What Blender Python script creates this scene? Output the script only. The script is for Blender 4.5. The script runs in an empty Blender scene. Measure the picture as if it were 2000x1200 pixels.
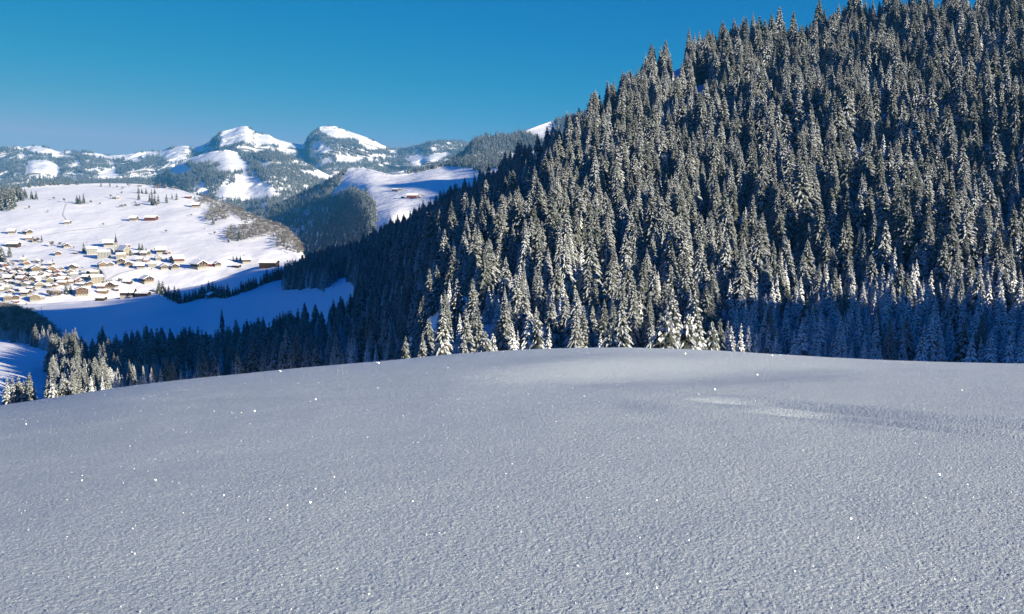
import bpy, bmesh, math, random
import numpy as np
from mathutils import Vector, Matrix
R = math.radians
C = bpy.context.scene.collection
sc = bpy.context.scene

# ---------------------------------------------------------------- camera
F = 2000.0                       # focal length in pixels of a 2000 px wide picture
PITCH = math.atan(240.0 / F)     # eye level lies 240 px above the picture's middle
cam_d = bpy.data.cameras.new("camera")
cam = bpy.data.objects.new("camera", cam_d); C.objects.link(cam)
cam_d.sensor_width = 36.0
cam_d.lens = 36.0 * F / 2000.0
cam_d.clip_start = 0.1
cam_d.clip_end = 60000
cam.location = (0, 0, 0)
cam.rotation_euler = (R(90) - PITCH, 0, 0)
sc.camera = cam

# ---------------------------------------------------------------- sky and sun
SUN_AZ = 126.0
SUN_EL = 14.2
w = bpy.data.worlds.new("World"); sc.world = w; w.use_nodes = True
nt = w.node_tree; nt.nodes.clear()
sky = nt.nodes.new("ShaderNodeTexSky"); sky.sky_type = 'NISHITA'; sky.sun_disc = False
sky.sun_elevation = R(SUN_EL); sky.sun_rotation = R(SUN_AZ)
sky.altitude = 1200; sky.air_density = 1.0; sky.dust_density = 0.3; sky.ozone_density = 4.0
bg = nt.nodes.new("ShaderNodeBackground"); bg.inputs[1].default_value = 0.05
out = nt.nodes.new("ShaderNodeOutputWorld")
# clear cold air: each channel of the sky gets its own contrast (deeper blue overhead, pale at the horizon)
se = nt.nodes.new("ShaderNodeSeparateColor"); co = nt.nodes.new("ShaderNodeCombineColor")
nt.links.new(sky.outputs[0], se.inputs[0])
for ch, (aa, pp, mxv) in enumerate(((84.0, 4.2, 0.22), (0.480, 1.0, 0.34), (0.245, 0.22, 0.6))):
    mn = nt.nodes.new("ShaderNodeMath"); mn.operation = 'MINIMUM'; mn.inputs[1].default_value = mxv / 0.05
    po = nt.nodes.new("ShaderNodeMath"); po.operation = 'POWER'; po.inputs[1].default_value = pp
    mu = nt.nodes.new("ShaderNodeMath"); mu.operation = 'MULTIPLY'; mu.inputs[1].default_value = aa * 0.05 ** pp / 0.05
    nt.links.new(se.outputs[ch], mn.inputs[0]); nt.links.new(mn.outputs[0], po.inputs[0]); nt.links.new(po.outputs[0], mu.inputs[0]); nt.links.new(mu.outputs[0], co.inputs[ch])
nt.links.new(co.outputs[0], bg.inputs[0]); nt.links.new(bg.outputs[0], out.inputs[0])
sl = bpy.data.lights.new("sun", 'SUN'); sl.energy = 5.0; sl.angle = R(0.5); sl.color = (1.0, 0.88, 0.665)
sun = bpy.data.objects.new("sun", sl); C.objects.link(sun)
SDIR = Vector((math.sin(R(SUN_AZ)) * math.cos(R(SUN_EL)), math.cos(R(SUN_AZ)) * math.cos(R(SUN_EL)), math.sin(R(SUN_EL))))
sun.rotation_euler = SDIR.to_track_quat('Z', 'Y').to_euler()
sun.location = (300, -300, 400)
sc.view_settings.view_transform = 'Standard'; sc.view_settings.look = 'None'
sc.view_settings.exposure = 1.33; sc.view_settings.gamma = 1.0
sc.cycles.use_denoising = True
sc.cycles.max_bounces = 6; sc.cycles.diffuse_bounces = 3; sc.cycles.glossy_bounces = 2
sc.cycles.transparent_max_bounces = 8; sc.cycles.volume_bounces = 0
sc.cycles.sample_clamp_indirect = 4.0

# ---------------------------------------------------------------- helpers
def tag(o, label=None, cat=None, group=None, kind=None):
    if label: o['label'] = label
    if cat: o['category'] = cat
    if group: o['group'] = group
    if kind: o['kind'] = kind
    return o

def mesh_from(name, V, Fc, mats, midx=None, smooth=False):
    """one mesh datablock from numpy verts, lists of quads / tris"""
    me = bpy.data.meshes.new(name)
    V = np.asarray(V, dtype=np.float32)
    if isinstance(Fc, np.ndarray) and Fc.ndim == 2:
        n, k = Fc.shape
        me.vertices.add(len(V)); me.vertices.foreach_set('co', V.ravel())
        me.loops.add(n * k); me.loops.foreach_set('vertex_index', Fc.astype(np.int32).ravel())
        me.polygons.add(n)
        me.polygons.foreach_set('loop_start', np.arange(0, n * k, k, dtype=np.int32))
        me.update(calc_edges=True)
    else:
        me.from_pydata([tuple(map(float, v)) for v in V], [], [tuple(map(int, f)) for f in Fc])
    for m in mats: me.materials.append(m)
    if midx is not None: me.polygons.foreach_set('material_index', np.asarray(midx, dtype=np.int32))
    if smooth: me.polygons.foreach_set('use_smooth', np.ones(len(me.polygons), dtype=bool))
    me.update()
    return me

def link(name, me, parent=None, loc=None, rz=None):
    o = bpy.data.objects.new(name, me); C.objects.link(o)
    if parent is not None: o.parent = parent
    if loc is not None: o.location = loc
    if rz is not None: o.rotation_euler = (0, 0, rz)
    return o

CP, SP = math.cos(PITCH), math.sin(PITCH)
def at(u, v, Y):
    """world point seen at photograph pixel u, v at ground distance Y (arrays welcome)"""
    a = (np.asarray(u, float) - 1000) / F; b = (600 - np.asarray(v, float)) / F
    dy = CP + b * SP; dz = -SP + b * CP
    return np.stack(np.broadcast_arrays(a * Y / dy, Y * np.ones_like(dy), dz * Y / dy), -1)
def project(P):
    P = np.asarray(P, float)
    d = P[..., 1] * CP - P[..., 2] * SP; up = P[..., 1] * SP + P[..., 2] * CP
    return 1000 + F * P[..., 0] / d, 600 - F * up / d

def hash2(ix, iy, seed):
    h = (ix.astype(np.int64) * 374761393 + iy.astype(np.int64) * 668265263 + seed * 974634777) & 0xffffffff
    h = ((h ^ (h >> 13)) * 1274126177) & 0xffffffff
    h = (h ^ (h >> 16)) & 0xffffffff
    return h / 4294967295.0
def vnoise(x, y, seed=0):
    x = np.asarray(x, float); y = np.asarray(y, float)
    ix = np.floor(x); iy = np.floor(y); fx = x - ix; fy = y - iy
    fx = fx * fx * fx * (fx * (fx * 6 - 15) + 10); fy = fy * fy * fy * (fy * (fy * 6 - 15) + 10)
    a = hash2(ix, iy, seed); b = hash2(ix + 1, iy, seed); c = hash2(ix, iy + 1, seed); d = hash2(ix + 1, iy + 1, seed)
    return (a + (b - a) * fx) * (1 - fy) + (c + (d - c) * fx) * fy
def fbm(x, y, oct=4, seed=0, gain=0.5, ridged=False):
    s = 0; amp = 1; tot = 0
    for k in range(oct):
        n = vnoise(x * 2 ** k + 17.3 * k, y * 2 ** k - 9.1 * k, seed + k)
        if ridged: n = 1 - abs(2 * n - 1)
        s = s + amp * n; tot += amp; amp *= gain
    return s / tot * 2 - 1
def inside(poly, u, v):
    p = np.asarray(poly, float); r = np.zeros(np.shape(u), bool)
    j = len(p) - 1
    for i in range(len(p)):
        xi, yi = p[i]; xj, yj = p[j]
        c = ((yi > v) != (yj > v)) & (u < (xj - xi) * (v - yi) / (yj - yi + 1e-9) + xi)
        r ^= c; j = i
    return r
def smooth1(A, n, axis=0):
    if n < 1: return A
    k = np.hanning(2 * n + 3)[1:-1]; k /= k.sum()
    A = np.moveaxis(A, axis, 0)
    P = np.concatenate([np.repeat(A[:1], n, 0), A, np.repeat(A[-1:], n, 0)], 0)
    o = sum(k[i] * P[i:i + len(A)] for i in range(2 * n + 1))
    return np.moveaxis(o, 0, axis)

# ---------------------------------------------------------------- materials
def newmat(name):
    m = bpy.data.materials.new(name); m.use_nodes = True
    nt = m.node_tree
    return m, nt, nt.nodes['Principled BSDF']
def N(nt, t, **kw):
    n = nt.nodes.new(t)
    for k, v in kw.items():
        if k in n.inputs.keys(): n.inputs[k].default_value = v
        else: setattr(n, k, v)
    return n
def plain(name, col, rough=0.8, var=0.0, scale=3.0, spec=0.2):
    m, nt, p = newmat(name)
    p.inputs['Roughness'].default_value = rough; p.inputs['Specular IOR Level'].default_value = spec
    if var:
        tc = N(nt, 'ShaderNodeTexCoord'); no = N(nt, 'ShaderNodeTexNoise', Scale=scale, Detail=4.0)
        mx = N(nt, 'ShaderNodeMixRGB'); mx.inputs[1].default_value = (*[c * (1 - var) for c in col], 1)
        mx.inputs[2].default_value = (*[min(1, c * (1 + var)) for c in col], 1)
        nt.links.new(tc.outputs['Object'], no.inputs['Vector']); nt.links.new(no.outputs['Fac'], mx.inputs[0])
        nt.links.new(mx.outputs[0], p.inputs['Base Color'])
    else: p.inputs['Base Color'].default_value = (*col, 1)
    return m
SNOW = (0.84, 0.85, 0.87)
# ---------------------------------------------------------------- terrain
class Layer:
    """a surveyed hillside: columns of (v, distance) anchors, resampled into one real surface"""
    def __init__(s, cols, us, rows, relief=0, rscale=400, seed=0, smooth_u=6, ridged=False, fine=0, fscale=60, back=0.6, bdist=600, edge=0.15):
        keys = sorted(cols); n = len(cols[keys[0]])
        us = np.asarray(us, float); K = np.asarray(keys, float)
        Vv = np.stack([np.interp(us, K, [cols[k][i][0] for k in keys]) for i in range(n)])
        D = np.stack([np.interp(us, K, [cols[k][i][1] for k in keys]) for i in range(n)])
        top = Vv[-1].copy()
        Vv = smooth1(Vv, smooth_u, 1); D = smooth1(D, smooth_u, 1)
        Vv[-1] = smooth1(top, min(smooth_u, 2))
        t = np.linspace(0, n - 1, rows); i0 = np.minimum(t.astype(int), n - 2); fr = (t - i0)[:, None]
        Vv = Vv[i0] * (1 - fr) + Vv[i0 + 1] * fr; D = D[i0] * (1 - fr) + D[i0 + 1] * fr
        sm = max(1, rows // n // 2)
        Vs, Ds = smooth1(Vv, sm), smooth1(D, sm)
        Vs[-1] = Vv[-1]; 
        s.us = us; s.V = Vs; s.D = Ds
        P = at(us[None, :], Vs, Ds)
        if relief:
            X, Y = P[..., 0], P[..., 1]
            q = np.linspace(0, 1, rows)[:, None]
            win = np.clip(q / 0.1, 0, 1) 
            d = relief * fbm(X / rscale, (Y * 0.45 + P[..., 2]) / rscale, 5, seed, 0.5, ridged) * win
            if fine: d = d + fine * fbm(X / fscale, Y / fscale, 3, seed + 50)
            Ds = Ds + d
            s.D = Ds
            P = at(us[None, :], Vs, Ds)
        s.P = P
        # far side of the hill
        rings = []
        for k, f in enumerate((0.08, 0.25, 0.55, 1.0)):
            B = P[-1].copy(); dd = bdist * f
            B *= ((B[:, 1] + dd) / B[:, 1])[:, None]
            B[:, 2] = P[-1][:, 2] - back * dd * (0.4 + 0.6 * f)
            rings.append(B)
        s.G = np.concatenate([P, np.stack(rings)], 0)
    def mesh(s, name, mats):
        G = s.G; r, c = G.shape[:2]
        idx = np.arange(r * c).reshape(r, c)
        Fq = np.stack([idx[:-1, :-1], idx[:-1, 1:], idx[1:, 1:], idx[1:, :-1]], -1).reshape(-1, 4)
        me = mesh_from(name, G.reshape(-1, 3), Fq, mats, smooth=True)
        o = link(name, me); o['kind'] = 'structure'
        return o
    def pos(s, u, v):
        """surface points seen at u, v"""
        u = np.atleast_1d(np.asarray(u, float)); v = np.atleast_1d(np.asarray(v, float)); outp = []
        for a, b in zip(u, v):
            ci = np.clip(np.interp(a, s.us, np.arange(len(s.us))), 0, len(s.us) - 1.001); c0 = int(ci); f = ci - c0
            col = s.V[:, c0] * (1 - f) + s.V[:, c0 + 1] * f; P = s.P[:, c0] * (1 - f) + s.P[:, c0 + 1] * f
            # visible surface: topmost crossing from the front
            k = np.nonzero((col[:-1] >= b) & (col[1:] < b))[0]
            if len(k) == 0:
                outp.append(P[-1] if b <= col[-1] else P[0]); continue
            k = k[0]; g = (col[k] - b) / (col[k] - col[k + 1] + 1e-9)
            outp.append(P[k] * (1 - g) + P[k + 1] * g)
        return np.array(outp)
    def scatter(s, density, rng, mask=None, dens_fn=None):
        """random planting: density trees per m2; returns points, u, v"""
        P = s.P
        A = np.linalg.norm(np.cross((P[1:, :-1] - P[:-1, :-1]), (P[:-1, 1:] - P[:-1, :-1]))[..., :], axis=-1)
        U = (s.us[:-1] + s.us[1:])[None, :] / 2 + 0 * A; V = (s.V[:-1, :-1] + s.V[1:, 1:]) / 2
        lam = A * density
        if mask is not None: lam = lam * mask(U, V)
        n = rng.poisson(np.minimum(lam, 50))
        i, j = np.nonzero(n); rep = n[i, j]; i = np.repeat(i, rep); j = np.repeat(j, rep)
        a = rng.random(len(i))[:, None]; b = rng.random(len(i))[:, None]
        Q = (P[i, j] * (1 - a) + P[i, j + 1] * a) * (1 - b) + (P[i + 1, j] * (1 - a) + P[i + 1, j + 1] * a) * b
        uu, vv = project(Q)
        return Q, uu, vv

def snow_mat(name, scale=0.02, bump=0.5, bscale=0.3, dist=1.0, col=SNOW):
    m, nt, p = newmat(name)
    tc = N(nt, 'ShaderNodeTexCoord')
    n1 = N(nt, 'ShaderNodeTexNoise', Scale=bscale, Detail=6.0, Roughness=0.6)
    nt.links.new(tc.outputs['Object'], n1.inputs['Vector'])
    b = N(nt, 'ShaderNodeBump', Strength=bump, Distance=dist)
    nt.links.new(n1.outputs['Fac'], b.inputs['Height']); nt.links.new(b.outputs[0], p.inputs['Normal'])
    p.inputs['Base Color'].default_value = (*col, 1); p.inputs['Roughness'].default_value = 0.75
    p.inputs['Specular IOR Level'].default_value = 0.2
    return m
M_snow = snow_mat('valley_snow', bump=0.35, bscale=0.03, dist=6.0)
M_snow_far = snow_mat('mountain_snow', bump=0.6, bscale=0.006, dist=30.0)

def rocky_mat():
    m = snow_mat('peak_snow_and_rock', bump=0.8, bscale=0.012, dist=25.0)
    nt = m.node_tree; p = nt.nodes['Principled BSDF']
    ge = N(nt, 'ShaderNodeNewGeometry'); sp = N(nt, 'ShaderNodeSeparateXYZ'); nt.links.new(ge.outputs['Normal'], sp.inputs[0])
    tc = N(nt, 'ShaderNodeTexCoord'); no = N(nt, 'ShaderNodeTexNoise', Scale=0.011, Detail=8.0, Roughness=0.7); nt.links.new(tc.outputs['Object'], no.inputs['Vector'])
    ad = N(nt, 'ShaderNodeMath', operation='MULTIPLY_ADD'); ad.inputs[1].default_value = 0.55; nt.links.new(no.outputs['Fac'], ad.inputs[0]); nt.links.new(sp.outputs['Z'], ad.inputs[2])
    mr = N(nt, 'ShaderNodeMapRange'); mr.inputs[1].default_value = 1.055; mr.inputs[2].default_value = 0.99; nt.links.new(ad.outputs[0], mr.inputs[0])
    mx = N(nt, 'ShaderNodeMixRGB'); mx.inputs[1].default_value = (*SNOW, 1); mx.inputs[2].default_value = (0.11, 0.11, 0.12, 1)
    nt.links.new(mr.outputs[0], mx.inputs[0]); nt.links.new(mx.outputs[0], p.inputs['Base Color'])
    return m
M_peak = rocky_mat()

# --- the forested hill on the right, with the shaded meadow at its foot
HC = {
 -300:[(900,300),(740,480),(700,560),(668,620),(690,820),(675,930),(640,1080),(600,1330)],
 0:   [(900,300),(760,440),(710,520),(662,620),(690,820),(672,930),(635,1080),(598,1360)],
 100: [(860,320),(770,440),(720,520),(682,620),(690,760),(668,860),(632,1060),(592,1370)],
 200: [(800,360),(750,450),(715,530),(685,610),(665,700),(640,860),(620,1050),(586,1370)],
 300: [(780,400),(730,480),(700,560),(670,640),(650,740),(635,830),(600,980),(573,1380)],
 400: [(770,410),(720,490),(690,580),(662,660),(645,740),(628,830),(590,1010),(556,1400)],
 500: [(755,410),(700,500),(665,600),(640,690),(618,780),(590,900),(555,1060),(520,1410)],
 590:[(745,400),(690,490),(650,580),(620,660),(590,760),(562,880),(542,1060),(524,1300)],
 700:[(735,370),(670,450),(620,540),(584,630),(556,730),(534,840),(516,960),(500,1080)],
 850:[(735,250),(655,280),(592,315),(535,365),(502,450),(474,560),(455,700),(440,850)],
 1000:[(735,250),(650,280),(575,310),(505,350),(455,405),(415,470),(385,550),(364,630)],
 1100:[(740,245),(650,275),(575,305),(500,340),(435,385),(380,435),(330,495),(292,555)],
 1250:[(740,245),(650,280),(560,320),(475,365),(390,420),(310,480),(225,550),(168,620)],
 1400:[(745,240),(650,285),(550,330),(450,385),(350,445),(255,510),(165,585),(102,660)],
 1550:[(750,235),(650,285),(545,335),(440,390),(330,450),(230,515),(150,585),(84,655)],
 1700:[(755,230),(650,280),(540,330),(430,385),(315,445),(210,510),(118,580),(44,655)],
 2000:[(765,225),(650,270),(530,320),(410,370),(290,430),(180,495),(75,560),(5,630)],
 2400:[(780,225),(650,260),(530,305),(410,350),(300,405),(190,465),(75,530),(10,600)],
 3200:[(850,225),(700,260),(560,300),(430,345),(320,400),(210,460),(130,520),(80,580)],
}
hill = Layer(HC, np.linspace(-300, 2600, 340), 150, relief=26, rscale=120, seed=3, smooth_u=5, back=0.5, bdist=500)
hill_o = hill.mesh('forest_hillside', [M_snow])

# --- unseen ridge added outside the frame, crest heights set to shade gully and meadow
sx, sy = SDIR.x / math.cos(R(SUN_EL)), SDIR.y / math.cos(R(SUN_EL))
ht = [-200, 80, 150, 200, 236, 255, 268, 285, 320, 350, 380, 400, 420, 482, 500, 520, 560, 600, 640, 680, 700, 740, 800, 935, 980, 1030, 1090, 1130, 1200, 1350, 1500]
hh = [-60, 0, 25, 60, 96, 102, 100, 90, 88, 93, 105, 119, 133, 150, 158, 170, 184, 190, 198, 220, 230, 252, 258, 258, 275, 288, 298, 300, 305, 295, 120]
tt, aa = np.meshgrid(np.linspace(-200, 1500, 500), np.linspace(120, 760, 60), indexing='ij')
hz = np.interp(tt, ht, hh) + 9 * fbm(tt / 14, tt * 0, 3, 5) - 2
sz_ = hz - np.abs(aa - 400) * 0.55 + 12 * fbm(tt / 90, aa / 90, 4, 6) * np.clip(abs(aa - 400) / 90, 0, 1)
idx = np.arange(500 * 60).reshape(500, 60)
link('shadow_ridge', mesh_from('shadow_ridge', np.stack([aa * sx - tt * sy, aa * sy + tt * sx, sz_], -1).reshape(-1, 3),
     np.stack([idx[:-1, :-1], idx[:-1, 1:], idx[1:, 1:], idx[1:, :-1]], -1).reshape(-1, 4), [M_snow], smooth=True))['kind'] = 'structure'

# --- unseen higher mountain added beyond it, off frame, to shade the gorge
tt, aa = np.meshgrid(np.linspace(1400, 3200, 150), np.linspace(-280, 1300, 120), indexing='ij')
hz = np.interp(tt, [1400, 1600, 1761, 1900, 1970, 2100, 2222, 2277, 2347, 2447, 2555, 2620, 2750, 3000, 3200], [60, 250, 404, 446, 452, 495, 555, 560, 592, 640, 710, 720, 640, 300, -50])
sz_ = hz - np.abs(aa - 400) * 0.8 + 30 * fbm(tt / 200, aa / 200, 4, 16) * np.clip(abs(aa - 400) / 150, 0, 1)
idx = np.arange(150 * 120).reshape(150, 120)
link('gorge_shadow_mountain', mesh_from('gorge_shadow_mountain', np.stack([aa * sx - tt * sy, aa * sy + tt * sx, sz_], -1).reshape(-1, 3),
     np.stack([idx[:-1, :-1], idx[:-1, 1:], idx[1:, 1:], idx[1:, :-1]], -1).reshape(-1, 4), [M_snow], smooth=True))['kind'] = 'structure'

# --- valley floor and the sunny village hill
def vbase(v): return np.interp(v, [358, 385, 400, 420, 440, 470, 500, 545, 600, 650, 700], [2750, 2500, 2350, 2190, 2050, 1880, 1720, 1550, 1400, 1270, 1150])
crest_u = [-400, -250, 0, 25, 50, 100, 200, 260, 300, 345, 400, 450, 500, 550, 575, 592, 604, 640, 700]
crest_v = [372, 380, 384, 372, 364, 361, 358, 359, 362, 369, 386, 403, 428, 444, 462, 490, 530, 620, 690]
VC = {}
for u in np.linspace(-400, 700, 111):
    c = np.interp(u, crest_u, crest_v)
    VC[float(u)] = [(700 + (c - 700) * t, float(vbase(700 + (c - 700) * t)) + (120 if t == 1 else 0)) for t in (0, .15, .3, .42, .54, .66, .78, .9, 1.0)]
vill = Layer(VC, np.linspace(-400, 700, 240), 150, relief=34, rscale=170, seed=11, smooth_u=3, fine=3, fscale=40, back=0.5, bdist=700)
vill_o = vill.mesh('village_hillside', [M_snow])

# --- middle distance: snowy shelf, its shaded spur and the gorge
EC = {
 380:[(560,2700),(520,2900),(480,3200),(452,3600),(440,3900)],
 480:[(560,3500),(520,3600),(480,3750),(440,3900),(422,4000)],
 530:[(560,3400),(510,3550),(460,3720),(425,3880),(404,4030)],
 560:[(560,3300),(505,3450),(455,3650),(415,3850),(388,4050)],
 600:[(560,3100),(500,3300),(450,3550),(408,3800),(372,4080)],
 640:[(560,2850),(495,3050),(440,3380),(395,3740),(351,4090)],
 683:[(560,2550),(490,2750),(430,3100),(380,3620),(327,4110)],
 720:[(560,2200),(485,2350),(425,2650),(378,3300),(330,4050)],
 765:[(560,2050),(480,2200),(420,2550),(380,3150),(342,3900)],
 800:[(550,2300),(465,2400),(410,2700),(370,3200),(338,4000)],
 850:[(540,2300),(450,2400),(400,2700),(360,3300),(324,4100)],
 880:[(540,2300),(450,2400),(400,2700),(360,3300),(318,4200)],
 920:[(480,2300),(420,2500),(380,2900),(345,3500),(306,4200)],
 1000:[(480,2300),(400,2500),(360,2900),(325,3500),(299,4300)],
 1150:[(480,2300),(400,2500),(350,2900),(305,3500),(285,4300)],
 1500:[(480,2300),(400,2500),(350,2900),(305,3500),(285,4300)],
}
mid = Layer(EC, np.linspace(380, 1500, 260), 110, relief=85, rscale=420, seed=21, smooth_u=3, fine=8, fscale=90, back=0.6, bdist=900)
mid_o = mid.mesh('snowy_shelf', [M_snow_far])

# --- wooded ridge with its dark end face
DC = {
 700:[(460,3900),(420,4100),(395,4300),(372,4500)],
 780:[(440,3900),(400,4100),(370,4350),(352,4600)],
 825:[(430,3900),(390,4100),(355,4400),(336,4700)],
 870:[(420,3900),(375,4150),(340,4450),(321,4750)],
 905:[(410,3950),(365,4200),(320,4500),(300,4800)],
 925:[(410,4000),(360,4250),(310,4500),(274,4800)],
 945:[(410,4000),(360,4250),(310,4500),(266,4850)],
 1000:[(400,4000),(350,4300),(300,4600),(263,4900)],
 1030:[(400,4000),(345,4350),(290,4650),(254,5000)],
 1060:[(400,4000),(340,4350),(285,4650),(243,5050)],
 1080:[(400,4000),(340,4350),(280,4650),(236,5100)],
 1150:[(400,4000),(335,4350),(270,4650),(218,5100)],
 1400:[(400,4000),(320,4350),(250,4650),(190,5200)],
}
ridge = Layer(DC, np.linspace(700, 1400, 220), 90, relief=60, rscale=300, seed=31, smooth_u=1, back=0.8, bdist=900)
ridge_o = ridge.mesh('wooded_ridge', [M_snow_far])

# --- foothills in front of the far range
MC = {}
msk = [(-400,352),(0,350),(80,345),(200,352),(300,350),(335,330),(350,318),(375,307),(410,297),(442,292),(465,299),(485,303),(505,297),(530,290),(550,298),(575,308),(600,320),(640,342),(700,350),(760,338),(800,332),(850,330),(900,335),(1100,340)]
for u in np.linspace(-400, 1100, 151):
    c = float(np.interp(u, [a for a, b in msk], [b for a, b in msk]))
    MC[float(u)] = [(c + 190, 4300), (c + 110, 4900), (c + 60, 5500), (c + 25, 6300), (c, 7000)]
foot = Layer(MC, np.linspace(-400, 1100, 380), 110, relief=260, rscale=900, seed=41, smooth_u=2, ridged=True, fine=25, fscale=200, back=0.5, bdist=1500)
foot_o = foot.mesh('foothills', [M_snow_far])

# --- far range with the white peak and the rocky peak
FC = {}
fsk = [(-400,280),(-100,290),(0,289),(25,286),(50,288),(62,284),(90,287),(112,297),(130,294),(150,297),(165,295),(190,300),(215,304),(240,303),(260,300),(290,295),(310,296),(330,289),(352,285),(365,285),(378,290),(395,284),(405,279),(418,270),(431,256),(438,256),(452,253),(466,248),(477,246),(484,247),(492,252),(500,260),(515,262),(525,263),(535,270),(560,278),(590,283),(597,280),(600,271),(606,261),(615,254),(627,247),(640,246),(655,247),(668,252),(682,257),(700,263),(720,270),(735,277),(745,283),(765,290),(780,291),(800,288),(820,283),(840,277),(860,275),(885,275),(900,276),(915,279),(950,290),(1100,290)]
for u in np.linspace(-400, 1100, 301):
    c = float(np.interp(u, [a for a, b in fsk], [b for a, b in fsk]))
    FC[float(u)] = [(c + 150, 6500), (c + 90, 7300), (c + 50, 8000), (c + 22, 8700), (c, 9400)]
far = Layer(FC, np.linspace(-400, 1100, 500), 120, relief=420, rscale=1100, seed=57, smooth_u=1, ridged=True, fine=95, fscale=300, back=0.5, bdist=2500)
far_o = far.mesh('far_mountains', [M_peak])

# --- low ground under everything, out to the horizon
n = 60
g = np.linspace(-1, 1, n); gx = np.sign(g) * abs(g) ** 1.5 * 13500
GX, GY = np.meshgrid(gx, gx + 3000)
GZ = -420 + 0 * GX
idx = np.arange(n * n).reshape(n, n)
Fq = np.stack([idx[:-1, :-1], idx[:-1, 1:], idx[1:, 1:], idx[1:, :-1]], -1).reshape(-1, 4)
low = link('lowland', mesh_from('lowland', np.stack([GX, GY, GZ], -1).reshape(-1, 3), Fq, [M_snow_far], smooth=True)); low['kind'] = 'structure'

# --- the snowy knoll under the camera
kc_u = [-900, 0, 100, 180, 250, 400, 600, 760, 860, 1000, 1150, 1300, 1450, 1600, 1750, 2000, 2600]
kc_v = [880, 794, 776, 766, 753, 738, 717, 705, 693, 684, 679, 681, 688, 699, 706, 711, 716]
H0 = 1.75
_t = np.linspace(-900, 2900, 381); _c = smooth1(np.interp(_t, kc_u, kc_v), 14)
_b = (600 - _c) / F; _tan = -(-SP + _b * CP) / (CP + _b * SP)
A0 = 0.085
_yc = smooth1(2 * H0 / (_tan - A0), 10)
def knoll_z(x, y):
    u = np.clip(1000 + F * x / np.maximum(y, 3.0), -900, 2900)
    yc = np.interp(u, _t, _yc)
    yy = np.maximum(y, 0)
    q = np.maximum(yy - yc, 0)
    near = -H0 - A0 * yy - H0 / yc ** 2 * np.minimum(yy, yc) ** 2
    los = -(A0 + 2 * H0 / yc) * yy
    return np.where(yy <= yc, near, los - 0.00012 * q ** 2 - 0.004 * np.maximum(yy - 175, 0) ** 2)
def kpt(u, v):
    """point of the knoll seen at u, v"""
    for Y in np.linspace(3, 46, 900):
        p = at(u, v, Y)
        if p[2] <= knoll_z(p[0], p[1]): break
    return p
def path(pts, n=60):
    q = np.array(pts, float); k_ = np.linspace(0, 1, len(q)); kk = np.linspace(0, 1, 24)
    P = np.array([kpt(a, b) for a, b in zip(np.interp(kk, k_, q[:, 0]), np.interp(kk, k_, q[:, 1]))]); t = np.linspace(0, 1, len(P)); tt = np.linspace(0, 1, n)
    P = smooth1(P, 2)
    return np.stack([np.interp(tt, t, P[:, 0]), np.interp(tt, t, P[:, 1])], -1)
def pdist(x, y, pth, reach=14):
    lo, hi = pth.min(0) - reach, pth.max(0) + reach
    m = (x > lo[0]) & (x < hi[0]) & (y > lo[1]) & (y < hi[1])
    D_ = np.full(x.shape, 1e9); T_ = np.zeros(x.shape)
    if m.any(): D_[m], T_[m] = pdist_(x[m], y[m], pth)
    return D_, T_
def pdist_(x, y, pth):
    d = np.full(x.shape, 1e9); sgn = np.zeros(x.shape); tt = np.zeros(x.shape)
    for i in range(len(pth) - 1):
        a, b = pth[i], pth[i + 1]; ab = b - a; L = ab @ ab
        t = np.clip(((x - a[0]) * ab[0] + (y - a[1]) * ab[1]) / L, 0, 1)
        dx = x - a[0] - t * ab[0]; dy = y - a[1] - t * ab[1]; dd = np.hypot(dx, dy)
        m = dd < d; d = np.where(m, dd, d); sgn = np.where(m, np.sign(ab[0] * dy - ab[1] * dx), sgn); tt = np.where(m, (i + t) / (len(pth) - 1), tt)
    return d * sgn, tt
def ycurve(pts):
    """ground distance of a line across the knoll as a smooth function of bearing"""
    q = np.array(pts, float); uu = np.arange(q[0, 0], q[-1, 0] + 1, 20.0); vv = smooth1(np.interp(uu, q[:, 0], q[:, 1]), 5)
    yy = smooth1(np.array([kpt(a_, b_)[1] for a_, b_ in zip(uu, vv)]), 8)
    return uu, yy
TR = [ # (surveyed line, half width m, depth m)
 ([(1330,777),(1420,782),(1500,790),(1600,801),(1720,812),(1850,825),(2000,836),(2200,854)], 0.36, -0.15),
 ([(1440,803),(1600,815),(1720,829),(1850,843),(2000,855),(2200,870)], 0.28, -0.12),
 ([(180,781),(350,777),(480,773),(620,771),(760,771),(900,776),(1060,783),(1200,793),(1340,804)], 0.7, -0.05),
]
TRC = [(ycurve(p_), w_, d_) for p_, w_, d_ in TR]
LIPC = ycurve([(860,722),(960,715),(1040,710),(1130,706),(1220,704),(1320,704),(1420,706),(1520,710),(1620,714),(1720,719)])
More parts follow.
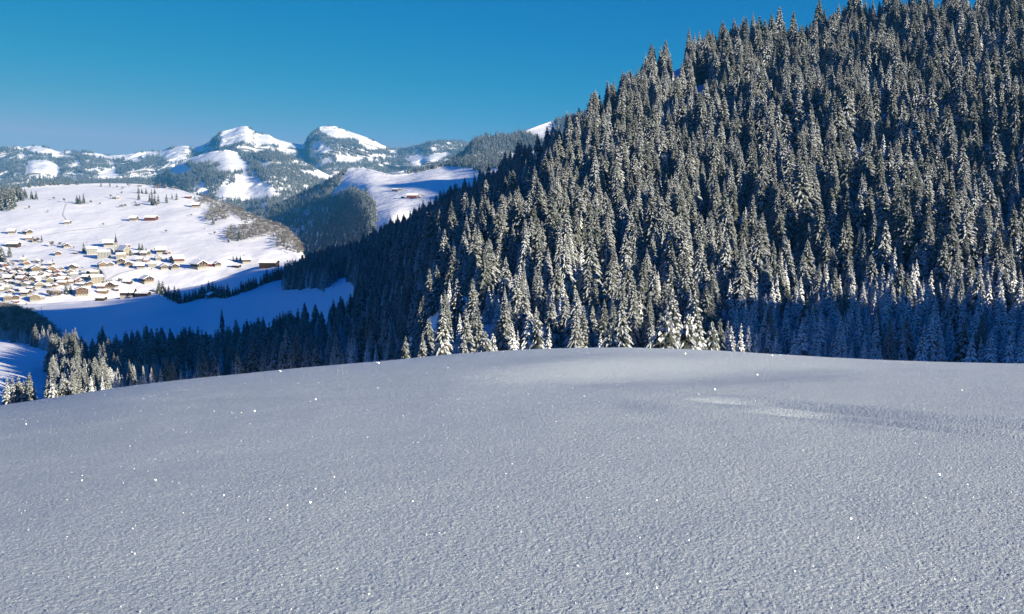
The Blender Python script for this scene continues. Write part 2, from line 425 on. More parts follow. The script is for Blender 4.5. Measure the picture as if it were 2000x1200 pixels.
def knoll_full(X, Y):
    Z = knoll_z(X, Y)
    Z = Z + 0.05 * fbm(X / 11, Y / 11, 2, 71) + 0.012 * fbm(X / 1.6, Y / 1.6, 3, 72) * np.clip(60 / (Y + 20), 0, 1)
    U = 1000 + F * X / np.maximum(Y, 3.0)
    for (uu, yy), wd, dp in TRC:
        d = Y - np.interp(U, uu, yy); g = np.interp(U, uu, np.gradient(yy, uu)); Ys = np.maximum(Y, 3.0)
        d = d / np.hypot(1 + g * F * X / Ys ** 2, g * F / Ys)        # true distance from the line
        e = np.clip((U - uu[0]) / 200, 0, 1) * np.clip((uu[-1] - U) / 150, 0, 1); e = e * e * (3 - 2 * e)
        wob = 0.9 + 0.25 * fbm(X / 5, Y / 5, 2, 75)
        Z = Z + e * wob * (dp * np.exp(-(d / wd) ** 2) + 0.3 * abs(dp) * np.exp(-((abs(d) - 2.0 * wd) / (0.7 * wd)) ** 2))
    # wind-blown bank below the crest whose near side catches the sun
    uu, yy = LIPC
    d = Y - np.interp(U, uu, yy); e = np.clip((U - uu[0]) / 380, 0, 1) * np.clip((uu[-1] - U) / 380, 0, 1); e = e * e * (3 - 2 * e)
    Z = Z + e * (0.12 * np.where(d > 0, np.exp(-(d / 5.0) ** 2), np.exp(-(d / 2.2) ** 2)) - 0.19 * np.exp(-((d + 4.5) / 3.0) ** 2))
    return Z
tn = np.concatenate([np.linspace(-1.75, -.60, 50), np.linspace(-.595, .595, 1500), np.linspace(.60, 1.75, 50)]); ang = np.arctan(tn)
rad = np.concatenate([3.0 * (48 / 3.0) ** np.linspace(0, 1, 1050), np.linspace(48.6, 280, 140)])
RR, AA = np.meshgrid(rad, ang, indexing='ij')
KX = RR * np.tan(AA) * 1.0; KY = RR
KX = np.clip(KX, -400, 400)
KZ = knoll_full(KX, KY)
# hoar grains: knobbly surface relief, coarser where the mesh is coarser
near = np.clip(1 - (KY - 4) / 26, 0.0, 1); nf = KY < 34
gx_, gy_ = KX[nf], KY[nf]
gr = 0.0032 * fbm(gx_ * 56 + 3 * vnoise(gx_ * 13, gy_ * 13, 5), gy_ * 52, 2, 201) + 0.0008 * fbm(gx_ * 17, gy_ * 17, 2, 203)
KZ[nf] += gr * (0.66 + 0.1 * near[nf])
r, c = KZ.shape; idx = np.arange(r * c).reshape(r, c)
Fq = np.stack([idx[:-1, :-1], idx[:-1, 1:], idx[1:, 1:], idx[1:, :-1]], -1).reshape(-1, 4)
m, nt, p = newmat('hoar_snow')
tc = N(nt, 'ShaderNodeTexCoord')
n1 = N(nt, 'ShaderNodeTexNoise', Scale=62.0, Detail=4.0, Roughness=0.75)
n2 = N(nt, 'ShaderNodeTexVoronoi', Scale=34.0, Randomness=1.0)
n4 = N(nt, 'ShaderNodeTexVoronoi', Scale=70.0, Randomness=1.0)
n3 = N(nt, 'ShaderNodeTexNoise', Scale=14.0, Detail=3.0, Roughness=0.6)
wv = N(nt, 'ShaderNodeTexNoise', Scale=30.0, Detail=2.0); wm = N(nt, 'ShaderNodeMixRGB', blend_type='ADD'); wm.inputs[0].default_value = 0.05
nt.links.new(tc.outputs['Object'], wv.inputs['Vector']); nt.links.new(tc.outputs['Object'], wm.inputs[1]); nt.links.new(wv.outputs['Color'], wm.inputs[2])
for x in (n1, n3): nt.links.new(tc.outputs['Object'], x.inputs['Vector'])
for x in (n2, n4): nt.links.new(wm.outputs[0], x.inputs['Vector'])
def acc(a, b_, f):
    q = N(nt, 'ShaderNodeMath', operation='MULTIPLY_ADD'); q.inputs[1].default_value = f
    nt.links.new(a, q.inputs[0]); nt.links.new(b_, q.inputs[2]); return q.outputs[0]
sp = N(nt, 'ShaderNodeSeparateColor'); nt.links.new(n2.outputs['Color'], sp.inputs[0])
sp4 = N(nt, 'ShaderNodeSeparateColor'); nt.links.new(n4.outputs['Color'], sp4.inputs[0])
hgt = acc(sp.outputs[0], n1.outputs['Fac'], 0.35); hgt = acc(sp4.outputs[0], hgt, 0.25); hgt = acc(n3.outputs['Fac'], hgt, 1.0)
hgt = acc(n2.outputs['Distance'], hgt, -0.5)
b = N(nt, 'ShaderNodeBump', Strength=1.0, Distance=0.055)
nt.links.new(hgt, b.inputs['Height']); nt.links.new(b.outputs[0], p.inputs['Normal'])
mx = N(nt, 'ShaderNodeMixRGB'); mx.inputs[1].default_value = (0.67, 0.80, 0.87, 1); mx.inputs[2].default_value = (0.88, 0.97, 1.0, 1)
nt.links.new(sp.outputs[1], mx.inputs[0]); nt.links.new(mx.outputs[0], p.inputs['Base Color'])
p.inputs['Roughness'].default_value = 0.6; p.inputs['Specular IOR Level'].default_value = 0.25
M_hoar = m
knoll = link('snow_knoll', mesh_from('snow_knoll', np.stack([KX, KY, KZ], -1).reshape(-1, 3), Fq, [M_hoar], smooth=True)); knoll['kind'] = 'structure'

# surface-hoar crystals: small clear ice plates lying at all angles, a few of which flash in the sun
rg = np.random.default_rng(12)
nC = 12000
u_ = rg.uniform(-80, 2080, nC); yy = 3.6 * (44 / 3.6) ** rg.random(nC)
xx = (u_ - 1000) / F * yy
zz = knoll_full(xx, yy) + 0.004
sz = np.clip(rg.lognormal(-5.95, .55, nC), .001, .009) * (0.6 + 0.03 * yy)
nrm = rg.normal(0, 1, (nC, 3)); nrm[:, 2] = np.abs(nrm[:, 2]) + .1; nrm /= np.linalg.norm(nrm, axis=1)[:, None]
ax = np.cross(nrm, [0.3, .5, .81]); ax /= np.linalg.norm(ax, axis=1)[:, None]; bx = np.cross(nrm, ax)
cen = np.stack([xx, yy, zz], -1)
k6 = [(math.cos(t), math.sin(t)) for t in np.arange(6) * math.pi / 3]
VV = np.stack([cen + sz[:, None] * (a_ * ax + b_ * bx) for a_, b_ in k6], 1)
FF = np.arange(nC * 6).reshape(nC, 6)
m, nt, p = newmat('ice_plate'); p.inputs['Base Color'].default_value = (.93, .95, .97, 1); p.inputs['Metallic'].default_value = 0.6
p.inputs['Roughness'].default_value = 0.2
tag(link('hoar_crystals', mesh_from('hoar_crystals', VV.reshape(-1, 3), FF, [m])), 'tiny glittering frost crystals strewn over the near snow', 'frost', kind='stuff')
# ---------------------------------------------------------------- trees
def needle_mat():
    m, nt, p = newmat('needles')
    tc = N(nt, 'ShaderNodeTexCoord'); oi = N(nt, 'ShaderNodeObjectInfo')
    no = N(nt, 'ShaderNodeTexNoise', Scale=0.9, Detail=4.0)
    nt.links.new(tc.outputs['Object'], no.inputs['Vector'])
    cr = N(nt, 'ShaderNodeValToRGB'); e = cr.color_ramp.elements
    e[0].position = 0.3; e[0].color = (0.030, 0.038, 0.034, 1); e[1].position = 0.75; e[1].color = (0.085, 0.095, 0.082, 1)
    nt.links.new(no.outputs['Fac'], cr.inputs[0])
    hs = N(nt, 'ShaderNodeHueSaturation'); ma = N(nt, 'ShaderNodeMapRange'); ma.inputs[3].default_value = 0.6; ma.inputs[4].default_value = 1.3
    nt.links.new(oi.outputs['Random'], ma.inputs[0]); nt.links.new(ma.outputs[0], hs.inputs['Value'])
    nt.links.new(cr.outputs[0], hs.inputs['Color']); nt.links.new(hs.outputs[0], p.inputs['Base Color'])
    p.inputs['Roughness'].default_value = 0.8; p.inputs['Specular IOR Level'].default_value = 0.15
    return m
def branchsnow_mat(lo=0.38, hi=0.56, name='branch_snow', sc=3.2):
    """rime and snow lying in clumps on the needles"""
    m, nt, p = newmat(name)
    tc = N(nt, 'ShaderNodeTexCoord'); no = N(nt, 'ShaderNodeTexNoise', Scale=sc, Detail=3.0, Roughness=0.65)
    nt.links.new(tc.outputs['Object'], no.inputs['Vector'])
    mr = N(nt, 'ShaderNodeMapRange'); mr.inputs[1].default_value = lo; mr.inputs[2].default_value = hi
    oi = N(nt, 'ShaderNodeObjectInfo'); sh = N(nt, 'ShaderNodeMath', operation='MULTIPLY_ADD'); sh.inputs[1].default_value = -0.20   # some trees have shed more of their snow
    nt.links.new(oi.outputs['Random'], sh.inputs[0]); nt.links.new(no.outputs['Fac'], sh.inputs[2])
    a8 = N(nt, 'ShaderNodeMath', operation='ADD'); a8.inputs[1].default_value = 0.075; nt.links.new(sh.outputs[0], a8.inputs[0])
    nt.links.new(a8.outputs[0], mr.inputs[0])
    mx = N(nt, 'ShaderNodeMixRGB'); mx.inputs[1].default_value = (0.105, 0.12, 0.115, 1); mx.inputs[2].default_value = (0.50, 0.53, 0.565, 1)
    nt.links.new(mr.outputs[0], mx.inputs[0]); nt.links.new(mx.outputs[0], p.inputs['Base Color'])
    p.inputs['Roughness'].default_value = 0.75; p.inputs['Specular IOR Level'].default_value = 0.15
    return m
M_needle = needle_mat(); M_bsnow = branchsnow_mat(0.36, 0.60, sc=6.0); M_hsnow = branchsnow_mat(0.30, 0.48, 'heavy_branch_snow', 5.0)
M_bark = plain('bark', (0.07, 0.05, 0.038), 0.9, 0.3, 2.0)
M_twig = plain('rimed_twigs', (0.27, 0.265, 0.26), 0.9, 0.45, 1.2)
M_twig_dark = plain('brown_twigs', (0.13, 0.11, 0.10), 0.9, 0.4, 1.2)

def spruce_mesh(name, h, rad, seed, levels=24, nb=8, lift=0.06, snow=0.75, low=False, heavy=False, ragged=0.25, bare=0.04, pw=0.85, mats=None):
    rng = random.Random(seed); V = []; Fc = []; MI = []
    def add(vs, fs, mi):
        b = len(V); V.extend(vs)
        for f in fs: Fc.append([b + i for i in f]); MI.append(mi)
    for L in range(levels):
        q = (L + rng.uniform(-.5, .5)) / levels; q = min(max(q, 0), 0.985)
        z0 = h * (bare + (1 - bare) * q)
        base = rad * ((1 - q) ** pw) * (0.55 + 0.45 * min(1, q * 7 + .25)) + 0.10
        k = max(4, int(nb * (1 - 0.45 * q)))
        off = rng.uniform(0, 6.28)
        lump = [rng.uniform(1 - ragged, 1 + ragged * .6) for _ in range(k)]
        for j in range(k):
            th = off + 6.283 * j / k + rng.uniform(-.3, .3)
            Lb = base * lump[j]; zj = rng.uniform(-.5, .5) * h / levels
            if rng.random() < 0.06: Lb *= 0.45
            dr, dt = (math.cos(th), math.sin(th)), (-math.sin(th), math.cos(th))
            w = Lb * rng.uniform(.22, .32) * (6.0 / max(k, 5)) ** .5 + .06
            droop = rng.uniform(.75, 1.35) * (1.15 - .5 * q) + (0.1 if heavy else 0); lf = lift + 0.2 * q
            ts = (0.12, 0.45, 0.78, 1.0); ws = (.35, 1.0, .8, .12)
            if low: ts = (0.1, 0.6, 1.0); ws = (.5, 1.0, .1)
            sp = []; 
            for t, ww in zip(ts, ws):
                r_ = Lb * t; z = z0 + zj + Lb * (lf * t * 2 - droop * t * t) 
                a = w * ww * rng.uniform(.75, 1.25); bb = w * ww * rng.uniform(.75, 1.25)
                sp.append((r_, z, a, bb))
            nv = []
            for r_, z, a, bb in sp:
                nv.append((dr[0] * r_, dr[1] * r_, z))
                nv.append((dr[0] * r_ * .96 + dt[0] * a, dr[1] * r_ * .96 + dt[1] * a, z - a * .55))
                nv.append((dr[0] * r_ * .96 - dt[0] * bb, dr[1] * r_ * .96 - dt[1] * bb, z - bb * .55))
            fs = []
            for i in range(len(sp) - 1):
                fs += [(3*i, 3*i+3, 3*i+4, 3*i+1), (3*i, 3*i+2, 3*i+5, 3*i+3)]
            add(nv, fs, 0)
            # hanging twigs along the edges
            if not low:
                for i in (1, 2):
                    for s_ in (1, 2):
                        a0 = nv[3*i + s_]; b0 = nv[3*i + 3 + s_] if i < 2 else nv[3*i]
                        tx = a0[0] * 1.08 + dr[0] * .05; ty = a0[1] * 1.08 + dr[1] * .05
                        add([a0, b0, (tx, ty, a0[2] - w * rng.uniform(.5, 1.1))], [(0, 1, 2)], 0)
            # snow resting on top
            up = 0.05 + (0.03 if heavy else 0) + 0.02 * Lb
            for i in range(len(sp) - 1):
                if rng.random() > snow: continue
                f0 = rng.uniform(.6, 1.05); f1 = rng.uniform(.6, 1.05)
                if heavy: f0 = f1 = rng.uniform(.6, .95)
                c0, l0, r0 = nv[3*i], nv[3*i+1], nv[3*i+2]; c1, l1, r1 = nv[3*i+3], nv[3*i+4], nv[3*i+5]
                U = lambda p, d: (p[0], p[1], p[2] + d)
                mixp = lambda c, e, f: (c[0] + (e[0]-c[0])*f, c[1] + (e[1]-c[1])*f, c[2] + (e[2]-c[2])*f)
                if i == len(sp) - 2:  c1 = (c1[0]*1.02, c1[1]*1.02, c1[2]-.02)
                hgt = up * (2.2 if heavy else 1.2)
                A = [U(c0, hgt), U(mixp(c0, l0, f0), up * .4), U(mixp(c0, r0, f0), up * .4), U(c1, hgt), U(mixp(c1, l1, f1), up * .4), U(mixp(c1, r1, f1), up * .4)]
                g = [(0, 3, 4, 1), (0, 2, 5, 3)]
                if heavy: 
                    A += [U(A[1], -up * 1.1), U(A[2], -up * 1.1), U(A[4], -up * 1.1), U(A[5], -up * 1.1)]
                    g += [(1, 4, 8, 6), (2, 7, 9, 5), (4, 3, 8), (3, 5, 9)]
                add(A, g, 1)
    # leader
    add([(0.07, 0, h * .93), (-.04, .06, h * .93), (-.04, -.06, h * .93), (0, 0, h * 1.02)], [(0, 1, 3), (1, 2, 3), (2, 0, 3)], 1)
    return mesh_from(name, V, Fc, list(mats) if mats else [M_needle, M_hsnow if heavy else M_bsnow], MI)
def trunk_mesh(name, h, r, sides=6):
    V = []; Fc = []
    for k, (z, rr) in enumerate(((-1.5, 1.25), (h * .15, .95), (h * .55, .55), (h * .95, .1))):
        for i in range(sides):
            a = 6.283 * i / sides; V.append((r * rr * math.cos(a), r * rr * math.sin(a), z))
    for k in range(3):
        for i in range(sides):
            j = (i + 1) % sides; Fc.append((k*sides+i, k*sides+j, (k+1)*sides+j, (k+1)*sides+i))
    return mesh_from(name, V, Fc, [M_bark])

def bare_tree_mesh(name, h, seed, depth=5, spread=.55, mat=None, twigs=3, thick=1.0, stem=.26):
    """leafless broadleaf crown: forking limbs that end in sprays of rimed twigs"""
    rng = random.Random(seed); V = []; Fc = []; V2 = []; F2 = []
    def seg(a, b, ra, rb, VV, FF):
        d = (b - a); n = d.cross(Vector((0.3, .2, 1))).normalized() if d.length else Vector((1, 0, 0)); m_ = d.cross(n).normalized(); base = len(VV)
        for p, r_ in ((a, ra), (b, rb)):
            for k in range(3):
                t = 2.094 * k; VV.append(p + (n * math.cos(t) + m_ * math.sin(t)) * r_)
        for k in range(3): FF.append((base + k, base + (k+1) % 3, base + 3 + (k+1) % 3, base + 3 + k))
    def grow(p, d, L, r_, lev):
        q = p + d * L
        seg(p, q, r_, r_ * .62, *((V2, F2) if lev == 0 else (V, Fc)))
        if lev >= depth: return
        for k in range(3 if lev < depth - 1 else twigs):
            ax = Vector((rng.uniform(-1, 1), rng.uniform(-1, 1), rng.uniform(-.5, .7))).normalized()
            nd = (d + ax * rng.uniform(spread * .8, spread * 1.5) + Vector((0, 0, .12))).normalized()
            st = q if (k < 2 or lev == 0) else p.lerp(q, rng.uniform(.5, .9))
            grow(st, nd, L * rng.uniform(.62, .84) * (1.5 if (lev == 0 and stem < .2) else 1), max(r_ * .58, h * .0024 * thick), lev + 1)
    grow(Vector((0, 0, -.3)), Vector((rng.uniform(-.06, .06), rng.uniform(-.06, .06), 1)).normalized(), h * stem, h * .017, 0)
    return (mesh_from(name, V, Fc, [mat or M_twig]), mesh_from(name + '_trunk', V2, F2, [M_bark]))

# ready-made kinds: (crown mesh, trunk mesh)
SPR = []
for k, (h, r_, lv, nb, sn) in enumerate([(26, 5.2, 46, 18, .86), (24, 5.4, 42, 18, .76), (28, 5.4, 50, 17, .9), (22, 5.0, 38, 17, .8), (25, 6.0, 43, 19, .84), (27, 4.3, 46, 15, .7), (26, 5.6, 44, 18, .5), (23, 3.7, 38, 14, .78)]):
    SPR.append((spruce_mesh('spruce_crown_%d' % k, h, r_, 100 + k, lv, nb, snow=sn, pw=(.95, .78, 1.0, .8, .88, .72, .9, .62)[k], ragged=(.25, .35, .2, .4, .3, .45, .3, .3)[k]), trunk_mesh('spruce_trunk_%d' % k, h, .32), h))
M_bright_needle = plain('brightened_needles', (.12, .135, .14), .85, .4, 2.0)  # needle colour lifted so the shaded young trees read brighter
M_bright_rime = plain('brightened_rime', (.72, .74, .76), .75, .25, 4.0)  # rime and snow whitened to make up for the thicket's shade
SML = []
for k in range(3):
    SML.append((spruce_mesh('young_crown_%d' % k, 12, 2.0 + .25 * k, 140 + k, 26, 11, snow=.95, mats=(M_bright_needle, M_bright_rime), pw=.9), trunk_mesh('young_trunk_%d' % k, 12, .16), 12))
M_fneedle = plain('frosted_needles', (.045, .058, .062), .85, .35, .5)
M_fsnow = plain('rime', (.34, .37, .40), .8, .4, .5)
CRS = []
for k in range(3):
    CRS.append((spruce_mesh('crest_crown_%d' % k, 12, 2.3 + .3 * k, 340 + k, 24, 11, snow=.72, pw=.85, ragged=.35), trunk_mesh('crest_trunk_%d' % k, 12, .16), 12))
LOW = []
for k in range(4):
    LOW.append((spruce_mesh('far_crown_%d' % k, 24, 3.6 + .4 * k, 160 + k, 9, 5, snow=.5, low=True, mats=(M_fneedle, M_bsnow)), trunk_mesh('far_trunk_%d' % k, 24, .3, 4), 24))
DRK = []
for k in range(4):
    DRK.append((spruce_mesh('dark_crown_%d' % k, 24, 3.8 + .5 * k, 200 + k, 12, 6, snow=.4, low=True, mats=(M_fneedle, M_fsnow)), trunk_mesh('dark_trunk_%d' % k, 24, .3, 4), 24))
MIDS = []
for k in range(4):
    MIDS.append((spruce_mesh('plain_crown_%d' % k, 18, 3.9 + .4 * k, 220 + k, 18, 8, snow=.3, pw=.75), trunk_mesh('plain_trunk_%d' % k, 18, .25, 5), 18))
HVY = []
for k in range(3):
    HVY.append((spruce_mesh('laden_crown_%d' % k, 5, 1.15 + .25 * k, 240 + k, 18, 12, snow=.6, heavy=True, ragged=.45, pw=.75), trunk_mesh('laden_trunk_%d' % k, 5, .1), 5))
BARE = []
for k in range(4):
    c_, t_ = bare_tree_mesh('bare_crown_%d' % k, 14, 180 + k, 5, .6, M_twig if k % 2 == 0 else M_twig_dark, 4, 1.6); BARE.append((c_, t_, 14))
BARES = []
for k in range(3):
    c_, t_ = bare_tree_mesh('garden_crown_%d' % k, 10, 300 + k, 5, .62, M_twig_dark, 4, 5.0, .14); BARES.append((c_, t_, 10))
BARELOW = []
for k in range(2):
    c_, t_ = bare_tree_mesh('far_bare_crown_%d' % k, 14, 190 + k, 3, .75, M_twig, 4, 5.0); BARELOW.append((c_, t_, 14))

def plant_tree(kind, tm, P, hgt, rz, label, cat, group, sink=.3, wide=1.0, tilt=0, mats=None):
    root = bpy.data.objects.new(kind, None); C.objects.link(root)
    root.empty_display_size = 0.5
    root.location = (P[0], P[1], P[2] - sink); root.rotation_euler = (tilt, 0, rz)
    s_ = hgt / tm[2]; root.scale = (s_ * wide, s_ * wide, s_)
    link('crown', tm[0], root); link('trunk', tm[1], root)
    tag(root, label, cat, group)
    return root

def stuff_forest(name, P, hts, kinds, label, cat, rng, wide=1.0, sink=.3):
    """uncountable wood: one object whose points carry tree copies through geometry nodes"""
    n = len(P); me = bpy.data.meshes.new(name)
    me.vertices.add(n); Q = np.array(P, dtype=np.float32).copy(); Q[:, 2] -= sink; me.vertices.foreach_set('co', Q.ravel())
    ki = rng.integers(0, len(kinds), n)
    href = np.array([k[2] for k in kinds])[ki]
    s_ = (np.asarray(hts) / href)
    wv = wide * rng.uniform(.85, 1.2, n)
    a = me.attributes.new('size', 'FLOAT_VECTOR', 'POINT'); a.data.foreach_set('vector', np.stack([s_ * wv, s_ * wv, s_], -1).astype(np.float32).ravel())
    a = me.attributes.new('turn', 'FLOAT_VECTOR', 'POINT'); a.data.foreach_set('vector', np.stack([rng.normal(0, .03, n), rng.normal(0, .03, n), rng.uniform(0, 6.28, n)], -1).astype(np.float32).ravel())
    a = me.attributes.new('pick', 'INT', 'POINT'); a.data.foreach_set('value', ki.astype(np.int32))
    o = link(name, me); tag(o, label, cat, kind='stuff')
    key = 'kinds_' + kinds[0][0].name
    col = bpy.data.collections.get(key)
    if col is None:
        col = bpy.data.collections.new(key)
        for i, k in enumerate(kinds):
            kc = bpy.data.objects.new('%02d_kind' % i, k[0]); col.objects.link(kc)
    g = bpy.data.node_groups.new(name, 'GeometryNodeTree')
    g.interface.new_socket('Geometry', in_out='INPUT', socket_type='NodeSocketGeometry')
    g.interface.new_socket('Geometry', in_out='OUTPUT', socket_type='NodeSocketGeometry')
    gi = g.nodes.new('NodeGroupInput'); go = g.nodes.new('NodeGroupOutput')
    ip = g.nodes.new('GeometryNodeInstanceOnPoints'); ci = g.nodes.new('GeometryNodeCollectionInfo')
    ci.inputs['Collection'].default_value = col; ci.inputs['Separate Children'].default_value = True; ci.inputs['Reset Children'].default_value = True
    def attr(nm, ty):
        q = g.nodes.new('GeometryNodeInputNamedAttribute'); q.data_type = ty; q.inputs[0].default_value = nm; return q
    sz = attr('size', 'FLOAT_VECTOR'); tu = attr('turn', 'FLOAT_VECTOR'); pk = attr('pick', 'INT')
    g.links.new(gi.outputs[0], ip.inputs['Points']); g.links.new(ci.outputs[0], ip.inputs['Instance'])
    ip.inputs['Pick Instance'].default_value = True
    g.links.new(pk.outputs[0], ip.inputs['Instance Index'])
    er = g.nodes.new('FunctionNodeEulerToRotation'); g.links.new(tu.outputs[0], er.inputs[0]); g.links.new(er.outputs[0], ip.inputs['Rotation'])
    g.links.new(sz.outputs[0], ip.inputs['Scale']); g.links.new(ip.outputs[0], go.inputs[0])
    md = o.modifiers.new('plant', 'NODES'); md.node_group = g
    return o
# ---------------------------------------------------------------- the forest on the right hillside
rng = np.random.default_rng(5)
# open snow: shaded meadow tongue, valley floor, small glades
top_edge = [(-300,500),(350,500),(450,500),(520,500),(558,500),(600,515),(606,525),(560,550),(552,566),(640,562),(655,545),(680,540),(700,560),(706,600),(690,622),(668,640),(640,655),(610,662),(570,672),(520,682),(460,690),(400,696),(330,700),(250,704),(200,706),(150,710),(118,712),(100,700),(95,660),(60,655),(0,655),(-300,655)]
pasture = [(-300,664),(0,664),(60,676),(106,690),(106,722),(90,900),(-300,900)]
glades = [[(1350,170),(1396,165),(1398,218),(1360,222)], [(1688,180),(1722,182),(1712,232),(1690,234)], [(1888,295),(1935,292),(1938,322),(1895,324)], [(1310,155),(1340,150),(1338,195),(1314,198)]]
def for_mask(U, V):
    m = ~inside(top_edge, U, V) & ~inside(pasture, U, V)
    for g_ in glades: m &= ~inside(g_, U, V)
    m = m.astype(float)
    return m
dens = lambda U, V: for_mask(U, V) * np.where(V > np.interp(U, [1380, 1450, 1600, 1800, 2000], [760, 640, 600, 590, 590]), 6, 1.5)
Q, qu, qv = hill.scatter(1 / 20.0, rng, dens)
gapn = fbm(Q[:, 0] / 26 + 5, Q[:, 1] / 26, 3, 301)
thin = (gapn > 0.56) & (qv < 600)
Q, qu, qv = Q[~thin], qu[~thin], qv[~thin]
keep = (qu > -120) & (qu < 2500) & (Q[:, 1] > 225)
keep &= (Q[:, 2] < np.where(Q[:, 1] < 300, -1e9, 1e9)) | (Q[:, 1] >= 300) | (qv < 800)
Q, qu, qv = Q[keep], qu[keep], qv[keep]
# keep trees off each other
lim = .82 * np.where(qv > np.interp(qu, [1380, 1450, 1600, 1800, 2000], [760, 640, 600, 590, 590]), .2, 1) * (3.2 + 2.6 * (fbm(Q[:, 0] / 25, Q[:, 1] / 25, 3, 77) > 0)) ** 2 * .9
order = rng.permutation(len(Q)); cell = {}; ok = []
for i in order:
    x, y = Q[i, 0], Q[i, 1]; cx, cy = int(x // 5), int(y // 5); good = True
    for a in (-1, 0, 1):
        for b_ in (-1, 0, 1):
            for j in cell.get((cx + a, cy + b_), ()):
                if (Q[j, 0] - x) ** 2 + (Q[j, 1] - y) ** 2 < lim[i]: good = False; break
    if good: cell.setdefault((cx, cy), []).append(i); ok.append(i)
ok = np.array(ok); Q, qu, qv = Q[ok], qu[ok], qv[ok]
# heights: young growth at the foot on the right, tall stand above
hv = 12 + 13 * rng.random(len(Q)) ** 0.8 + 2.5 * fbm(Q[:, 0] / 60, Q[:, 1] / 60, 3, 9)
foot_edge = np.interp(qu, [1380, 1450, 1600, 1800, 2000], [760, 640, 600, 590, 590])
hv = hv * np.interp(qv, [60, 320, 500, 620], [.92, .95, .95, .74])
yg = (qv > foot_edge)
hv = hv * (1 + .22 * fbm(Q[:, 0] / 18, Q[:, 1] / 18, 2, 303))
hv = np.where(yg, 7 + 8 * rng.random(len(Q)) ** 1.6, hv)
hv = np.where(rng.random(len(Q)) < 0.12, hv * 0.6, hv)
print('forest trees', len(Q), 'young', yg.sum())
hv = np.where((qu < 850) & (qv < 712), hv * np.interp(qu, [0, 150, 500, 850], [.66, .85, 1.0, 1.0]), hv)
hv = np.where((qu < 600) & (qv >= 640), hv * 1.15, hv)
# size in the picture and how much of it is not hidden behind the knoll
dist = np.linalg.norm(Q, axis=1); px = hv / dist * F
kc = np.interp(qu, kc_u, kc_v)
visible = (qu > 5) & (qu < 1995) & (qv - px < kc - 20) & (qv - px > -5) & (qv > 20)
vis_px = np.where(visible, np.minimum(px, kc - (qv - px)), 0)
dec = (rng.random(len(Q)) < 0.035) & (qv > 150)
rank = np.argsort(-vis_px * np.where(dec, .8, 1)); solo = rank[:160]
hero = np.zeros(len(Q), bool); hero[solo] = True
def where_words(u, v):
    col = ['at the far left', 'left of centre', 'just left of the middle', 'in the middle', 'just right of the middle', 'right of centre', 'near the right', 'at the right edge'][int(min(7, max(0, u // 250)))]
    return col
def third(v, lo, hi):
    t = (v - lo) / (hi - lo); return 'high on' if t < .33 else ('halfway up' if t < .66 else 'low on')
K_SPR = 'spruces on the forested hillside'
ORD = ['first', 'second', 'third', 'fourth', 'fifth', 'sixth', 'seventh', 'eighth', 'ninth', 'tenth', 'eleventh', 'twelfth', 'thirteenth', 'fourteenth', 'fifteenth', 'sixteenth']
ORD += ['seventeenth', 'eighteenth', 'nineteenth', 'twentieth']
BANDS = ORD[:14]
hero_label = {}
cells = {}
for i in solo:
    ci = int(min(9, max(0, qu[i] // 200))); bi = int(min(13, max(0, (qv[i] - px[i]) // 50)))
    cells.setdefault((ci, bi, bool(dec[i])), []).append(i)
for (ci, bi, de), L in cells.items():
    L.sort(key=lambda i: qu[i])
    for n_, i in enumerate(L):
        look = 'leafless rimed tree' if de else ('small' if hv[i] < 13 else 'slender' if hv[i] < 20 else 'mid-sized' if hv[i] < 24.5 else 'tall') + ' snowy spruce'
        hero_label[i] = f"{ORD[min(n_, 19)]} {look} from the left, {BANDS[bi]} band down, {ORD[ci]} tenth across the photo"
heroes = []
for i in solo:
    u, v = qu[i], qv[i]
    heroes.append((float(u), float(v - px[i]), int(i)))
heroes.sort()
for rk, (u, vt, i) in enumerate(heroes):
    # name each by size, place on the slope and its column counted between fixed landmarks
    size = 'small' if hv[i] < 13 else ('medium' if hv[i] < 22 else ('tall' if hv[i] < 26 else 'very tall'))
    if dec[i]:
        tm = BARE[int(rng.integers(0, 4))]; kind = 'bare_tree'; cat = 'bare tree'; grp = 'bare broadleaf trees among the hillside spruces'; desc = 'rimed leafless tree'; H = min(hv[i] * .62, 15)
    else:
        tm = SML[int(rng.integers(0, 3))] if hv[i] < 14 else SPR[int(rng.integers(0, 8))]; kind = 'spruce_tree'; cat = 'spruce'; grp = K_SPR; desc = 'snowy spruce'; H = hv[i]
    lab = hero_label[i] + (' leafless rimed tree' if dec[i] else '') if False else hero_label[i]
    tilt = float(rng.normal(0, .02))
    plant_tree(kind, tm, Q[i], float(H), float(rng.uniform(0, 6.28)), lab, cat, grp, wide=float(rng.uniform(.95, 1.3)), tilt=tilt)
rest = ~hero
def sub(mask, name, kinds, label, cat, sc_=1.0, wide=1.0):
    if mask.sum(): stuff_forest(name, Q[mask], hv[mask] * sc_, kinds, label, cat, rng, wide)
sub(rest & ~dec & (hv >= 14), 'spruce_forest', SPR, 'dense forest of snow-laden spruces covering the steep hillside on the right', 'forest', 1.0, 1.12)
sub(rest & ~dec & (hv < 14), 'young_spruce_thicket', SML, 'thicket of young snowy spruces at the foot of the forested hillside', 'thicket')
sub(rest & dec, 'bare_woodland', BARE, 'rimed leafless trees mixed among the spruces on the forested hillside', 'woodland', .55)
# ---------------------------------------------------------------- woods on the far slopes
def poly_mask(polys, wob=4, sc_=9, seed=1):
    def f(U, V):
        uu = U + wob * fbm(U / sc_, V / sc_, 3, seed); vv = V + wob * .6 * fbm(U / sc_, V / sc_, 3, seed + 7)
        m = np.zeros(np.shape(U), bool)
        for q in polys: m |= inside(q, uu, vv)
        return m
    return f
